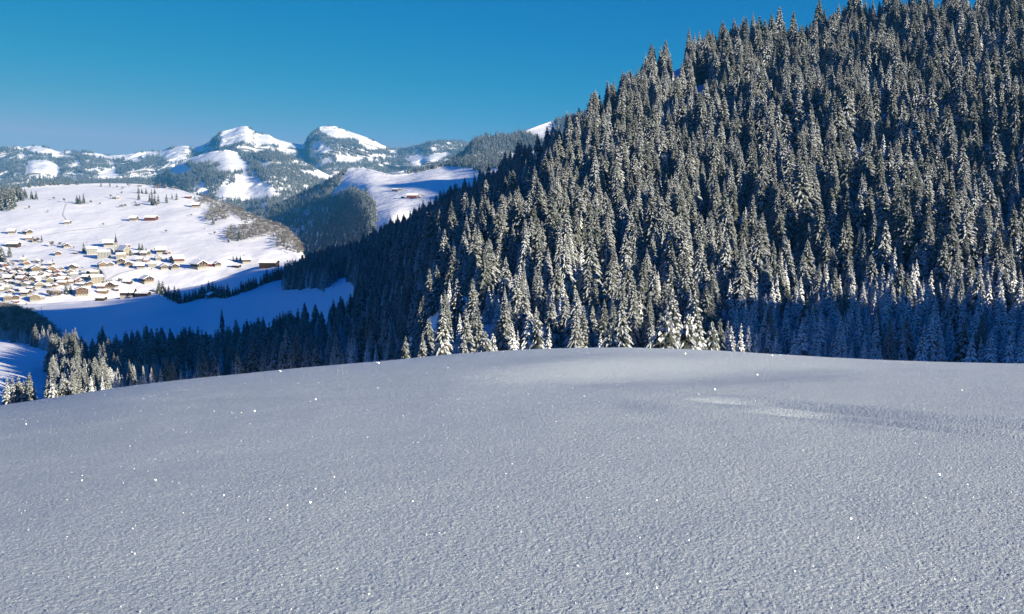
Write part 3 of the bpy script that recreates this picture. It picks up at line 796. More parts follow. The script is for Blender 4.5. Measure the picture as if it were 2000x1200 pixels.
# clear snow on the far range, read off as outlines; the rest is wooded
clear_far = [
 [(378,291),(392,292),(425,284),(432,258),(466,247),(480,245),(500,262),(530,264),(600,285),(612,291),(600,296),(540,284),(500,284),(470,280),(440,288),(420,291),(400,300),(380,300)],
 [(618,247),(650,247),(680,256),(700,262),(735,277),(760,289),(720,290),(712,282),(690,272),(668,273),(645,268),(630,262)],
 [(606,283),(625,276),(640,290),(648,300),(628,302),(612,294)],
 [(700,273),(730,278),(757,291),(720,296),(705,285)],
 [(50,289),(75,284),(115,300),(95,302),(60,300)], [(150,297),(185,301),(215,305),(240,304),(240,312),(200,310),(160,303)],
 [(240,305),(262,300),(290,297),(310,296),(312,302),(285,306),(262,314),(246,316)], [(310,300),(345,288),(368,287),(372,300),(360,314),(340,320),(318,312)],
 [(0,300),(12,298),(18,304),(8,310),(0,310)], [(52,315),(90,312),(120,326),(112,350),(52,352)], [(130,322),(152,318),(160,326),(140,330)], [(188,338),(210,333),(236,340),(230,350),(196,350)],
 [(210,315),(222,314),(226,326),(214,326)],
 [(790,310),(812,303),(835,305),(860,300),(880,296),(882,304),(862,312),(850,322),(835,325),(810,322),(795,316)], [(872,278),(884,279),(882,284),(874,284)], [(836,292),(848,289),(856,293),(846,296)],
 [(460,288),(470,285),(560,290),(590,294),(600,300),(560,300),(480,300)],
 [(655,303),(700,308),(735,303),(690,320),(660,318)],
]
clear_foot = [
 [(330,332),(345,322),(375,307),(410,297),(442,292),(466,299),(472,312),(488,322),(490,330),(475,338),(430,336),(420,330),(432,322),(412,318),(396,321),(372,318),(360,320),(376,330),(368,340),(340,346),(333,340)],
 [(458,342),(478,339),(497,345),(520,360),(545,378),(552,384),(500,392),(475,392),(425,386),(420,378),(432,362),(460,360)],
 [(384,358),(395,356),(408,376),(404,386),(386,380)],
 [(580,332),(640,337),(680,342),(662,360),(640,356),(600,343)], [(628,334),(650,338),(648,347),(632,347)],
 [(720,338),(760,330),(790,332),(800,345),(740,340)],
]
clear_mid = [
 [(684,327),(700,327),(742,333),(768,341),(800,341),(850,330),(880,325),(925,330),(940,345),(960,330),(1100,320),(1100,480),(735,470),(735,418),(722,405),(724,388),(712,380),(695,372),(680,370),(655,384),(640,390),(655,372),(668,352)],
]
clear_ridge = [
 [(912,312),(925,302),(945,303),(965,307),(980,299),(1012,299),(1012,312),(985,330),(945,345),(915,330)],
 [(1020,258),(1050,242),(1082,234),(1090,250),(1075,275),(1060,280),(1040,266)],
 [(780,350),(880,330),(905,335),(880,360),(790,380)],
]
cf, cm_, cd, cr_ = poly_mask(clear_foot, 4, 7, 3), poly_mask(clear_mid, 3, 8, 5), poly_mask(clear_ridge, 2, 6, 8), poly_mask(clear_far, 4, 7, 2)
def far_mask(U, V):
    m = ~cr_(U, V); patch = fbm(U / 22, V / 9, 4, 91)
    rock = (U > 595) & (U < 760) & (V < 292)
    m = m & ~((patch > 0.28) & ~rock)
    return m.astype(float) * np.where(V < 345, 1, .5) * ((U > -60) & (U < 1000)) * np.where(rock, 1.0, 1)
def foot_mask(U, V):
    m = ~cf(U, V) & (fbm(U / 20, V / 8, 4, 95) < 0.36)
    return m.astype(float) * ((U > -60) & (U < 860) & (V < 415))
def mid_mask(U, V):
    m = ~cm_(U, V) | ((U < 735) & (V > 395))
    return m.astype(float) * ((U > 420) & (U < 1000) & (V < 520))
def ridge_mask(U, V): return (~cd(U, V)).astype(float) * ((U > 760) & (U < 1150) & (V < 360))
def far_wood(layer, dens, mask, name, label, hmean=20, kinds=DRK, wide=1.0, cat='woodland', hs=6):
    P, uu, vv = layer.scatter(dens, rng, mask)
    keep = (uu > -60) & (uu < 1150); P = P[keep]
    h = np.clip(rng.normal(hmean, hs, len(P)), 8, 34)
    print(name, len(P))
    return stuff_forest(name, P, h, kinds, label, cat, rng, wide)
far_wood(far, 1 / 200., far_mask, 'far_range_woodland', 'bluish hazy conifer woods in patches over the farthest mountain range', 24, wide=1.5)
far_wood(foot, 1 / 150., foot_mask, 'foothill_woodland', 'snow-dusted conifer woods on the foothills below the white and rocky peaks', 24, wide=1.4)
far_wood(mid, 1 / 100., mid_mask, 'gorge_woodland', 'shaded blue woods filling the gorge below the snowy shelf', 20, wide=1.3)
far_wood(ridge, 1 / 70., ridge_mask, 'ridge_woodland', 'grey conifer wood along the ridge above the snowy shelf', 24, wide=1.25)
# shrubby rimed wood on the steep end of the village hill
vw = [[(497,432),(520,428),(552,438),(580,458),(592,480),(596,500),(560,488),(548,474),(536,470),(520,455),(500,446)], [(380,400),(400,382),(440,396),(480,414),(502,430),(480,436),(440,414),(410,402)],
      [(438,465),(450,448),(480,442),(508,440),(520,452),(528,462),(505,470),(475,471),(452,474)], [(400,430),(408,412),(424,404),(442,414),(448,432),(425,434),(412,440)],
      [(282,361),(300,354),(345,350),(375,358),(388,372),(372,376),(335,370),(300,368)], [(535,470),(560,488),(575,496),(540,490)]]
P, uu, vv = vill.scatter(1 / 70., rng, lambda U, V: poly_mask(vw, 3, 8, 4)(U, V).astype(float)); print('village woods', len(P))
sel = rng.random(len(P)) < .8
stuff_forest('rimed_woodland', P[sel], rng.uniform(9, 15, sel.sum()), BARE, 'grey rimed broadleaf scrub over the steep end and brow of the village hill', 'woodland', rng, 1.3)
stuff_forest('hill_conifers', P[~sel], rng.uniform(13, 22, (~sel).sum()), LOW, 'dark conifers standing in the grey scrub on the village hill', 'woodland', rng, 1.0)
# deciduous wood in the gully at the lower left
gw = [[(-60,600),(0,606),(30,612),(60,622),(80,640),(104,656),(112,676),(96,684),(60,668),(0,658),(-60,655)]]
P, uu, vv = hill.scatter(1 / 20., rng, lambda U, V: poly_mask(gw, 3, 10, 6)(U, V).astype(float)); print('gully', len(P))
stuff_forest('gully_woodland', P, rng.uniform(10, 17, len(P)), BARE, 'brown rimed broadleaf wood at the left edge below the village', 'woodland', rng, 1.2)
# ---------------------------------------------------------------- houses
WOODS = {'brown': (.17, .085, .05), 'dark brown': (.085, .055, .042), 'red': (.34, .055, .045), 'red-brown': (.26, .08, .05), 'orange': (.50, .24, .10), 'cream': (.62, .57, .47),
         'white': (.66, .66, .65), 'yellow-green': (.44, .47, .24), 'grey': (.30, .28, .26), 'tan': (.40, .28, .17)}
MW = {k: plain('wall_' + k.replace(' ', '_').replace('-', '_'), tuple(x * (.38 if k in ('white', 'cream') else .38) for x in c), .85, .18, .6) for k, c in WOODS.items()}
M_glass = plain('window_glass', (.03, .04, .05), .15, spec=.6)
M_frame = plain('pale_frame', (.6, .57, .5), .7)
M_roofsnow = plain('roof_snow', (.84, .85, .87), .75, .03, .4)
M_eave = plain('eave_board', (.075, .05, .038), .85, .2, 1)
M_slate = plain('spire_slate', (.035, .035, .045), .5, .3, 1)
M_stone = plain('plaster', (.25, .245, .23), .9, .1, .6)
M_metal = plain('steel', (.2, .2, .21), .45, .1, 2)
def box(V, Fc, x0, x1, y0, y1, z0, z1, MI=None, mi=0):
    b = len(V); V += [(x0,y0,z0),(x1,y0,z0),(x1,y1,z0),(x0,y1,z0),(x0,y0,z1),(x1,y0,z1),(x1,y1,z1),(x0,y1,z1)]
    Fc += [(b,b+3,b+2,b+1),(b+4,b+5,b+6,b+7),(b,b+1,b+5,b+4),(b+1,b+2,b+6,b+5),(b+2,b+3,b+7,b+6),(b+3,b,b+4,b+7)]
    if MI is not None: MI += [mi] * 6
def bmesh_box(name, spec, mats, mis=None):
    V, Fc, MI = [], [], []
    for i, s_ in enumerate(spec): box(V, Fc, *s_, MI=MI, mi=(mis[i] if mis else 0))
    return mesh_from(name, V, Fc, mats, MI)
def gable_walls(name, w_, d_, z0, ze, zr, mat, along='y'):
    """walls with gables at the y ends (ridge runs along y); w_ across, d_ along the ridge"""
    a, b = w_ / 2, d_ / 2
    V = [(-a,-b,z0),(a,-b,z0),(a,b,z0),(-a,b,z0),(-a,-b,ze),(a,-b,ze),(a,b,ze),(-a,b,ze),(0,-b,zr),(0,b,zr)]
    return mesh_from(name, V, [(0,1,5,8,4),(2,3,7,9,6),(1,2,6,5),(3,0,4,7),(0,3,2,1)], [mat])
def gable_roof(name, w_, d_, ze, zr, over, snow, sag=0):
    """two snow-covered slopes over dark boards, open eaves"""
    a, b = w_ / 2, d_ / 2 + over; sl = (zr - ze) / a; V = []; Fc = []; MI = []
    for s_ in (-1, 1):
        ax_ = s_ * (a + over); zl = ze - sl * over
        def slab(t0, t1, ins, mi):
            k = len(V)
            V.extend([(0, -b + ins, zr + t0), (ax_ - s_ * ins, -b + ins, zl + t0 + sl * ins), (ax_ - s_ * ins, b - ins, zl + t0 + sl * ins), (0, b - ins, zr + t0),
                      (0, -b + ins, zr + t1), (ax_ - s_ * ins, -b + ins, zl + t1 * .9 + sl * ins), (ax_ - s_ * ins, b - ins, zl + t1 * .9 + sl * ins), (0, b - ins, zr + t1)])
            for f in ((0,1,2,3),(7,6,5,4),(0,4,5,1),(1,5,6,2),(2,6,7,3)): Fc.append([k + i for i in (f if s_ > 0 else f[::-1])]); MI.append(mi)
        slab(.04, .28, 0, 0); slab(.285, .285 + snow, .12, 1)
    return mesh_from(name, V, Fc, [M_eave, M_roofsnow], MI)
_pc = {}
def cached(key, fn):
    if key not in _pc: _pc[key] = fn()
    return _pc[key]
def win(parent, x, y, z, w_, h_, face):
    """a framed window proud of the wall; face 'f' looks to -y, 'r' to +x, 'l' to -x"""
    me = cached(('win', w_, h_), lambda: bmesh_box('window', [(-w_/2, w_/2, -.05, .06, -h_/2, h_/2), (-w_/2 + .12, w_/2 - .12, -.08, -.055, -h_/2 + .12, h_/2 - .12)], [M_frame, M_glass], [0, 1]))
    link('window', me, parent, (x, y, z), {'f': 0, 'r': math.pi / 2, 'l': -math.pi / 2}[face])
def make_house(kind, col, wid, P, rz, label, cat, group, rows=None):
    root = bpy.data.objects.new(kind, None); C.objects.link(root); root.location = P; root.rotation_euler = (0, 0, rz)
    tag(root, label, cat, group)
    if kind == 'chalet':
        W, D_, base, ze, zr = 12, 12, 2.0, 5.2, 8.4; s_ = wid / 13.5
        link('base', cached('cb', lambda: bmesh_box('base', [(-W/2+.06, W/2-.06, -D_/2+.06, D_/2-.06, -4, base)], [M_stone])), root)
        link('wall', cached(('cw', col), lambda: gable_walls('wall', W, D_, base + .003, ze, zr, MW[col])), root)
        link('roof', cached('cr', lambda: gable_roof('roof', W, D_, ze, zr, 1.4, .6)), root)
        link('balcony', cached(('cbal', col), lambda: bmesh_box('balcony', [(-5.2, 5.2, -D_/2 - 1.2, -D_/2 - .02, 2.1, 2.28), (-5.2, 5.2, -D_/2 - 1.2, -D_/2 - 1.1, 2.29, 3.1)], [MW['tan' if col in ('brown', 'dark brown') else 'brown']])), root)
        for x in (-3.6, 0, 3.6): win(root, x, -D_/2 - .0, 1.1, 1.3, 1.2, 'f')
        for x in (-3.4, 0, 3.4): win(root, x, -D_/2, 4.0, 1.3, 1.4, 'f')
        win(root, 0, -D_/2, 6.5, 1.2, 1.1, 'f')
        for y in (-3, 3): win(root, W/2, y, 3.9, 1.2, 1.2, 'r')
        link('chimney', cached('cch', lambda: bmesh_box('chimney', [(1.6, 2.4, 1.2, 2.0, 7.2, 9.5), (1.55, 2.45, 1.15, 2.05, 9.51, 9.85)], [M_stone, M_roofsnow], [0, 1])), root)
    elif kind == 'barn':
        W, D_, ze, zr = 11, 17, 4.2, 6.6; s_ = wid / 18.
        link('wall', cached(('bw', col), lambda: gable_walls('wall', W, D_, -4, ze, zr, MW[col])), root)
        link('roof', cached('br', lambda: gable_roof('roof', W, D_, ze, zr, 1.0, .6)), root)
        link('door', cached('bd', lambda: bmesh_box('door', [(-1.6, 1.6, -.05, .05, 0, 3.0)], [M_eave])), root, (W/2 + .06, -3, 0), math.pi / 2)
        link('door', _pc['bd'], root, (0, -D_/2 - .06, 0), 0)
        win(root, W/2, 4, 2.4, 1.4, 1.0, 'r'); root.rotation_euler = (0, 0, rz)
    elif kind == 'apartment_house':
        W, D_, base, ze, zr = 22, 16, 2.7, 11.6, 15.2; s_ = wid / 24.
        link('base', cached('ab', lambda: bmesh_box('base', [(-W/2+.06, W/2-.06, -D_/2+.06, D_/2-.06, -4, base)], [M_stone])), root)
        link('wall', cached(('aw', col), lambda: gable_walls('wall', W, D_, base + .003, ze, zr, MW[col])), root)
        link('roof', cached('ar', lambda: gable_roof('roof', W, D_, ze, zr, 1.6, .6)), root)
        bal = cached(('abal', col), lambda: bmesh_box('balcony', [(-9.4, 9.4, -1.6, -.02, 0, .2), (-9.4, 9.4, -1.6, -1.48, .21, 1.1)], [MW['tan' if col != 'tan' else 'cream']]))
        for z in (2.8, 5.6, 8.4): link('balcony', bal, root, (0, -D_/2, z))
        for z in (1.4, 4.3, 7.1, 9.9):
            for x in (-7.6, -2.6, 2.6, 7.6): win(root, x, -D_/2, z, 2.2, 1.7, 'f')
        for z in (4.3, 7.1, 9.9):
            for y in (-5, 0, 5): win(root, W/2, y, z, 1.4, 1.5, 'r')
        win(root, 0, -D_/2, 12.8, 1.8, 1.3, 'f')
    elif kind == 'plaster_house':
        W, D_, ze, zr = 17, 12, 8.6, 11.2; s_ = wid / 17.
        me = cached(('pw', col), lambda: gable_walls('wall', D_, W, -4, ze, zr, MW[col]))
        link('wall', me, root, (0, 0, 0), math.pi / 2); link('roof', cached('pr', lambda: gable_roof('roof', D_, W, ze, zr, .8, .5)), root, (0, 0, 0), math.pi / 2)
        for z in (1.5, 4.3, 7.0):
            for x in (-6.3, -2.1, 2.1, 6.3): win(root, x, -D_/2, z, 1.7, 1.6, 'f')
            for y in (-3, 3): win(root, W/2, y, z, 1.3, 1.4, 'r')
        link('chimney', cached('pch', lambda: bmesh_box('chimney', [(3, 3.9, -.4, .5, 10.4, 12.6)], [M_stone])), root)
    root.scale = (s_, s_, s_)
    return root

# rows: photo column, foot of the wall, width in picture, kind, colour, turn in degrees, what singles it out
c_, b_, a_, p_ = 'chalet', 'barn', 'apartment_house', 'plaster_house'
HS = []
def z2(X, Y, Wd, *r): HS.append((X / 5.714, 440 + Y / 5.714, Wd / 5.714) + r)
def z1(X, Y, Wd, *r): HS.append((X / 4., 220 + Y / 4., Wd / 4.) + r)
def z4(X, Y, Wd, *r): HS.append((300 + X / 5., 450 + Y / 5., Wd / 5.) + r)
z1(905,675,58,b_,'cream',60,'small pale barn beside a bare tree high on the village hill')
z1(1468,670,60,b_,'red-brown',70,'red-brown barn near the brow of the village hill, right side')
z1(1530,742,70,c_,'red-brown',20,'lone chalet just below the barn on the right brow of the hill')
z1(1075,727,46,b_,'dark brown',50,'dark hut beside the spruce clump in mid village hill')
z1(1045,846,66,c_,'brown',12,'brown chalet left of the long barn on the open hill')
z1(1182,842,108,b_,'red-brown',80,'long dark barn with snowy roof alone on the open hill')
z1(530,872,50,c_,'brown',15,'small brown chalet with hedges on the open slope at left')
z1(92,947,64,c_,'dark brown',30,'dark chalet, leftmost of the scattered farms above the village')
z1(215,952,70,c_,'dark brown',-20,'dark low chalet above the orange-fronted farm')
z1(228,998,58,c_,'orange',20,'orange-fronted farm chalet left of the leafless grove')
z1(1943,824,36,p_,'white',10,'small white house at the right brow below the woods')
z1(1090,577,34,b_,'brown',70,'tiny hut on the crest of the village hill')
z2(152,240,158,b_,'dark brown',85,'long barn with broad white roof at the left above the village')
z2(375,190,60,c_,'red-brown',30,'red-brown shed beside the leafless grove')
z2(735,250,84,c_,'dark brown',25,'dark chalet between two round bare trees')
z2(782,242,40,b_,'tan',10,'little tan gabled shed right of the dark chalet')
z2(650,337,86,c_,'red-brown',8,'red-brown chalet alone on the slope above the village')
z2(842,320,66,b_,'brown',70,'brown barn left of the big white house')
z2(1028,320,132,p_,'white',12,'large white house with rows of windows by the tall spruce')
z2(1210,237,130,c_,'dark brown',38,'broad-roofed chalet left of the church tower')
z2(1165,365,150,p_,'white',-4,'long low white house below the church')
z2(1222,302,70,c_,'dark brown',40,'dark chalet between the white house and the church')
z2(1425,246,56,p_,'red',15,'small red house peeping behind the church roof')
z2(1350,374,112,p_,'cream',5,'yellow house directly below the church')
z2(1620,342,100,c_,'brown',0,'broad white-roofed chalet right of the church')
z2(1532,328,72,c_,'red-brown',10,'small chalet close behind the church, right side')
z2(1795,317,134,c_,'dark brown',40,'large dark chalet at the upper right end of the village')
z2(1872,326,60,c_,'red',-20,'red chalet at the right end of the upper village row')
z2(1142,466,104,c_,'tan',18,'tan gabled house with stone foot at the village green')
z2(1236,457,84,c_,'grey',0,'grey chalet second from the green')
z2(1350,430,112,c_,'dark brown',5,'dark red-balconied chalet below the yellow house')
z2(1440,457,100,c_,'brown',0,'brown chalet in front of the church hamlet')
z2(1560,404,82,c_,'dark brown',20,'dark chalet in the middle of the church hamlet')
z2(1637,412,64,c_,'orange',0,'bright orange gable in the church hamlet')
z2(1770,392,92,c_,'white',10,'white gabled house near the right end of the hamlet')
z2(1955,406,110,c_,'dark brown',60,'dark long chalet at the far right of the hamlet')
z2(1702,470,100,p_,'white',0,'white house on the lower edge of the hamlet')
z2(1830,490,104,c_,'grey',15,'grey chalet behind the dark spruce at the hamlet edge')
z2(1950,490,112,c_,'dark brown',10,'dark gabled barn-like chalet at the lower right of the hamlet')
z2(1570,482,100,c_,'dark brown',30,'half-shaded chalet at the foot of the hamlet')
left = [(60,470,80,'red-brown'),(22,520,70,'brown'),(112,530,72,'brown'),(262,412,92,'white'),(182,502,62,'red-brown'),(265,515,74,'dark brown'),(302,445,80,'orange'),(408,416,64,'white'),
 (402,520,128,'tan'),(570,452,72,'brown'),(580,516,108,'orange'),(538,545,72,'red'),(640,540,80,'red'),(820,492,104,'dark brown'),(778,545,90,'tan'),(540,592,98,'tan'),(558,640,98,'yellow-green'),
 (668,585,90,'red'),(696,637,112,'red-brown'),(262,572,90,'brown'),(332,570,80,'red-brown'),(240,622,104,'red-brown'),(392,582,98,'grey'),(390,632,110,'brown'),(100,617,112,'dark brown'),(30,590,70,'white'),
 (455,556,66,'tan'),(470,604,74,'white'),(172,560,66,'cream'),(850,641,100,'red-brown'),(960,602,92,'dark brown'),(958,552,80,'cream'),(1000,672,84,'brown'),(925,682,84,'dark brown'),(1140,712,104,'red-brown'),
 (1255,702,128,'dark brown'),(290,782,110,'dark brown'),(284,682,84,'grey'),(432,692,110,'cream'),(505,684,64,'white'),(30,682,64,'brown'),(175,655,70,'tan'),(755,610,70,'white'),(610,690,70,'red-brown'),(20,740,70,'tan'),(210,730,70,'brown')]
left += [(20,450,56,'dark brown'),(85,500,60,'brown'),(150,545,60,'dark brown'),(210,540,58,'brown'),(60,560,60,'grey'),(140,600,66,'brown'),(20,625,60,'dark brown'),(70,650,64,'brown'),(130,645,60,'red-brown'),(210,665,64,'dark brown'),
 (345,600,60,'dark brown'),(300,640,70,'brown'),(440,640,66,'dark brown'),(500,560,60,'brown'),(340,500,62,'dark brown'),(480,500,60,'grey'),(620,620,64,'brown'),(730,580,60,'dark brown'),(690,500,56,'brown'),(340,660,66,'grey'),(560,700,70,'dark brown'),(120,760,66,'dark brown'),(250,740,64,'brown'),(350,720,66,'dark brown'),(800,650,70,'brown'),(900,640,60,'dark brown')]
wordy = ['near the left edge','by the village trees','in the upper rows','behind the main street','halfway down the village','towards the green','in the front rows','beside the apartment houses']
for k, (X, Y, Wd, col) in enumerate(left): z2(X, Y, Wd, c_, col, [8, -10, 18, 0, 12, -18][k % 6], None)
z2(830,582,92,p_,'white',8,'white plaster house in the middle of the village')
z2(1060,562,104,p_,'cream',-10,'cream house with dormers above the curved road')
z2(1078,642,150,p_,'cream',20,'large pale modern block beside the dark retaining wall')
z2(700,662,130,b_,'tan',82,'flat-looking snow-roofed hall among the chalets')
z2(1150,757,122,b_,'tan',85,'low snow-roofed garage at the lower edge of the village')
z2(1320,732,84,b_,'red-brown',80,'small shed right of the low garage')
z2(1430,650,92,b_,'dark brown',75,'dark shed by the road right of the village')
z2(1640,642,144,c_,'dark brown',30,'dark broad-gabled farm on the meadow right of the village')
z2(1730,742,84,b_,'grey',50,'small snow-roofed hut at the shadow edge by the forest')
z2(912,782,170,a_,'brown',12,'large brown apartment house with three balconies at the village foot')
z2(390,842,128,a_,'tan',10,'tan balconied apartment house at the lower left')
z2(468,832,64,a_,'white',30,'narrow white apartment wing joined beside the tan one')
z2(632,772,104,a_,'cream',15,'cream apartment house behind frosted trees')
z2(92,842,112,a_,'cream',5,'pale apartment house at the left edge of the photo')
z2(176,832,92,a_,'brown',5,'brown apartment house beside the pale one at left')
z2(80,722,100,c_,'white',5,'white chalet above the pale apartment house at left')
z2(118,894,92,b_,'white',60,'snow-roofed shed below the apartment houses')
z2(182,864,66,b_,'red',80,'red shed beside the lower apartment house')
z2(44,874,44,b_,'red',10,'small red hut at the left edge below the village')
z2(250,902,104,b_,'dark brown',85,'low dark barn at the bottom of the village')
z2(1130,838,130,b_,'dark brown',80,'dark barn at the edge of the shadow below the village')
z2(1430,803,180,c_,'dark brown',20,'big shaded chalet on the blue meadow')
z2(1600,792,170,b_,'dark brown',80,'long shaded barn joined right of the big shaded chalet')
z4(235,316,124,c_,'red-brown',50,'red-brown chalet right of the church hamlet')
z4(442,372,144,c_,'dark brown',40,'dark chalet on the shadow line right of the hamlet')
z4(545,348,90,b_,'red',80,'red barn on the shadow line')
z4(620,352,80,c_,'dark brown',20,'small snowy chalet right of the red barn on the shadow line')
z4(902,318,100,c_,'dark brown',40,'blue-roofed shaded chalet below a few conifers')
z4(812,362,90,b_,'dark brown',70,'shaded hut left of the blue-roofed chalet')
z4(1130,290,205,b_,'dark brown',82,'long low shaded barn by the forest edge')
z4(568,662,100,c_,'dark brown',-35,'lone dark hut on the blue meadow between two tree rows')
hr = random.Random(4)
K_H = 'houses of the mountain village'
seen_l = {}
ti = 0
for (u, v, wp, kind, col, rz, lab) in HS:
    lay = hill if (v > np.interp(u, [0, 60, 350, 450, 520, 570], [602, 598, 568, 545, 508, 498])) else vill
    P = lay.pos(u, v)[0]
    wid = wp / F * P[1]
    wid *= .86
    if lab is None:
        ci = int(u // 25); ri = int((v - 505) // 14)
        cw = ['at the left edge', 'left of the street', 'left-centre', 'in the centre', 'right of centre', 'towards the green', 'near the pale block', 'by the low garage', 'by the low garage', 'by the garage'][min(ci, 9)]
        rw = ['in the topmost row', 'in the upper rows', 'in the middle rows', 'in the lower rows', 'in the bottom rows'][min(4, max(0, ri))]
        size = 'small' if wid < 13 else 'broad'
        lab = f"{size} {col} chalet {rw} of the village, {cw}"
        n_ = seen_l.get(lab, 0); seen_l[lab] = n_ + 1
        if n_: lab = lab.replace(' of the village', '') + ''
        if n_: lab += [', right-hand neighbour', ', one step lower', ', third neighbour', ', outermost'][min(n_ - 1, 3)]
    base_rz = R(rz) + R(14)
    if kind == 'chalet' and lab and hr.random() < .42: base_rz = R(rz) + R(74)
    if kind == 'barn': base_rz = R(rz)
    make_house(kind, col, float(wid), (P[0], P[1], P[2] + .2), base_rz, lab, 'house' if kind != 'barn' else 'barn', K_H if kind != 'barn' else 'barns and sheds around the village')
for (X, Y, Wd, k, col, rz, lab) in [(1688,612,52,b_,'dark brown',70,'left barn of the farm pair on the far snowy shelf'), (1726,614,34,c_,'brown',10,'right chalet of the farm pair on the far snowy shelf'),
     (1822,668,96,b_,'red-brown',85,'long red-brown barn on the far snowy shelf'), (1872,672,36,c_,'red-brown',0,'chalet at the right end of the long barn, far shelf'), (1745,668,30,b_,'dark brown',40,'small hut left of the long barn, far shelf'), (1905,646,26,b_,'tan',80,'tiny hut above the long barn, far shelf')]:
    P = mid.pos(350 + X / 4, 220 + Y / 4)[0]
    make_house(k, col, Wd / 4 / F * P[1] * .9, (P[0], P[1], P[2] + .3), R(rz), lab, 'barn' if k == b_ else 'house', 'farm buildings on the far shelf')

# --- the church
u, v = 1380 / 5.714, 440 + 334 / 5.714
P = vill.pos(u, v)[0]
ch = bpy.data.objects.new('church', None); C.objects.link(ch); ch.location = P; ch.rotation_euler = (0, 0, R(48))
tag(ch, 'pale village church with steep snowy roof and dark pointed spire', 'church')
W, D_ = 13, 25
link('wall', gable_walls('wall', W, D_, -4, 8.5, 16.0, MW['cream']), ch)
link('roof', gable_roof('roof', W, D_, 8.5, 16.0, .8, .5), ch)
for y in (-8, -2.7, 2.7, 8):
    win(ch, W/2, y, 5.2, 1.5, 3.6, 'r'); win(ch, -W/2, y, 5.2, 1.5, 3.6, 'l')
win(ch, 0, -D_/2, 9.5, 2.0, 2.0, 'f')
link('door', bmesh_box('door', [(-1.2, 1.2, -.06, .04, 0, 3.2)], [M_eave]), ch, (0, -D_/2 - .05, 0))
tw = link('tower', bmesh_box('tower', [(-2.7, 2.7, -2.7, 2.7, -4, 21)], [M_stone]), ch, (-5.0, D_/2 + 2.9, 0), R(-48) + R(12))
V = []; Fc = []
prof = [(3.1, 21.02), (3.0, 21.7), (2.2, 23.2), (1.7, 25.0), (1.85, 25.6), (1.0, 28.5), (.35, 33.0), (.05, 38.0)]
for r_, z in prof:
    for k in range(8):
        t = math.pi / 8 + k * math.pi / 4; V.append((r_ * math.cos(t), r_ * math.sin(t), z))
for i in range(len(prof) - 1):
    for k in range(8): Fc.append((i*8+k, i*8+(k+1) % 8, (i+1)*8+(k+1) % 8, (i+1)*8+k))
link('spire', mesh_from('spire', V, Fc, [M_slate]), tw)
for f, (x, y) in {'f': (0, -2.7), 'r': (2.7, 0), 'l': (-2.7, 0)}.items(): win(tw, x, y, 18.3, 1.3, 2.2, f)
clk = mesh_from('clock_face', [(1.1 * math.cos(k * math.pi / 8), -.06, 1.1 * math.sin(k * math.pi / 8)) for k in range(16)], [list(range(16))], [M_frame]); link('clock_face', clk, tw, (0, -2.7, 15.2))

# --- thin ski-lift pylons and cable-less poles on the meadows
for (u, v, h_) in [(438, 575, 9), (82, 625, 14), (170, 480, 8), (188, 470, 8), (246, 505, 9)]:
    lay = hill if v > 560 else vill
    P = lay.pos(u, v)[0]
    V, Fc = [], []
    box(V, Fc, -.14, .14, -.14, .14, -1, h_); box(V, Fc, -1.1, 1.1, -.08, .08, h_ - 1.0, h_ - .8)
    tag(link('utility_pole', mesh_from('utility_pole', V, Fc, [M_eave]), None, tuple(P)), {438: 'thin crossarm pole on the blue meadow by the conifer rows', 82: 'tall pole at the sunlit tip of snow left of the blue meadow', 170: 'pole on the slope above the big white house, left one', 188: 'pole on the slope left of the church, right one', 246: 'pole standing just right of the church'}[u], 'pole', 'poles on the meadows')

# --- trodden farm tracks and the curved road with its dark retaining wall
M_track = snow_mat('packed_snow', bump=.5, bscale=.4, dist=.5, col=(.62, .63, .66))
def ribbon(name, lay, pts, wid, lift, mat):
    q = np.array(pts, float); k = np.linspace(0, 1, len(q)); kk = np.linspace(0, 1, 60)
    P = lay.pos(np.interp(kk, k, q[:, 0]), np.interp(kk, k, q[:, 1]))
    P = smooth1(P, 3); T = np.gradient(P, axis=0); nx = np.stack([-T[:, 1], T[:, 0]], -1); nx /= np.linalg.norm(nx, axis=1)[:, None] + 1e-9
    L = P.copy(); Rr = P.copy(); L[:, :2] += nx * wid / 2; Rr[:, :2] -= nx * wid / 2; L[:, 2] += lift; Rr[:, 2] += lift
    V = np.concatenate([L, Rr]); n = len(P); Fq = np.array([(i, i + n, i + n + 1, i + 1) for i in range(n - 1)])
    link(name, mesh_from(name, V, Fq, [mat], smooth=True))['kind'] = 'structure'
ribbon('farm_track', vill, [(88, 460), (120, 454), (155, 449), (200, 445), (232, 439)], 5, .35, M_track)
ribbon('farm_track', vill, [(308, 422), (340, 415), (368, 409), (392, 404)], 4.5, .35, M_track)
ribbon('footpath', vill, [(130, 398), (126, 410), (123, 420), (130, 430)], 3, .4, M_track)
ribbon('village_road', vill, [(160, 528), (180, 522), (196, 527), (204, 540), (203, 552), (215, 545), (235, 534), (262, 528), (300, 520)], 6, .4, M_track)
q = np.array([(190, 528), (197, 533), (201, 540), (202, 548), (200, 554)], float); P = vill.pos(q[:, 0], q[:, 1])
V = []; Fc = []
for p_ in P: V += [(p_[0], p_[1], p_[2] - 2), (p_[0] + 1.2, p_[1], p_[2] - 2), (p_[0] + 1.2, p_[1], p_[2] + 3.4), (p_[0], p_[1], p_[2] + 3.4)]
for i in range(len(P) - 1):
    a, b_2 = 4 * i, 4 * i + 4
    Fc += [(a + k, a + (k + 1) % 4, b_2 + (k + 1) % 4, b_2 + k) for k in range(4)]
Fc += [(0, 3, 2, 1), (len(V) - 4, len(V) - 3, len(V) - 2, len(V) - 1)]
tag(link('retaining_wall', mesh_from('retaining_wall', V, Fc, [M_slate])), 'dark curved retaining wall beside the large pale modern block', 'wall')
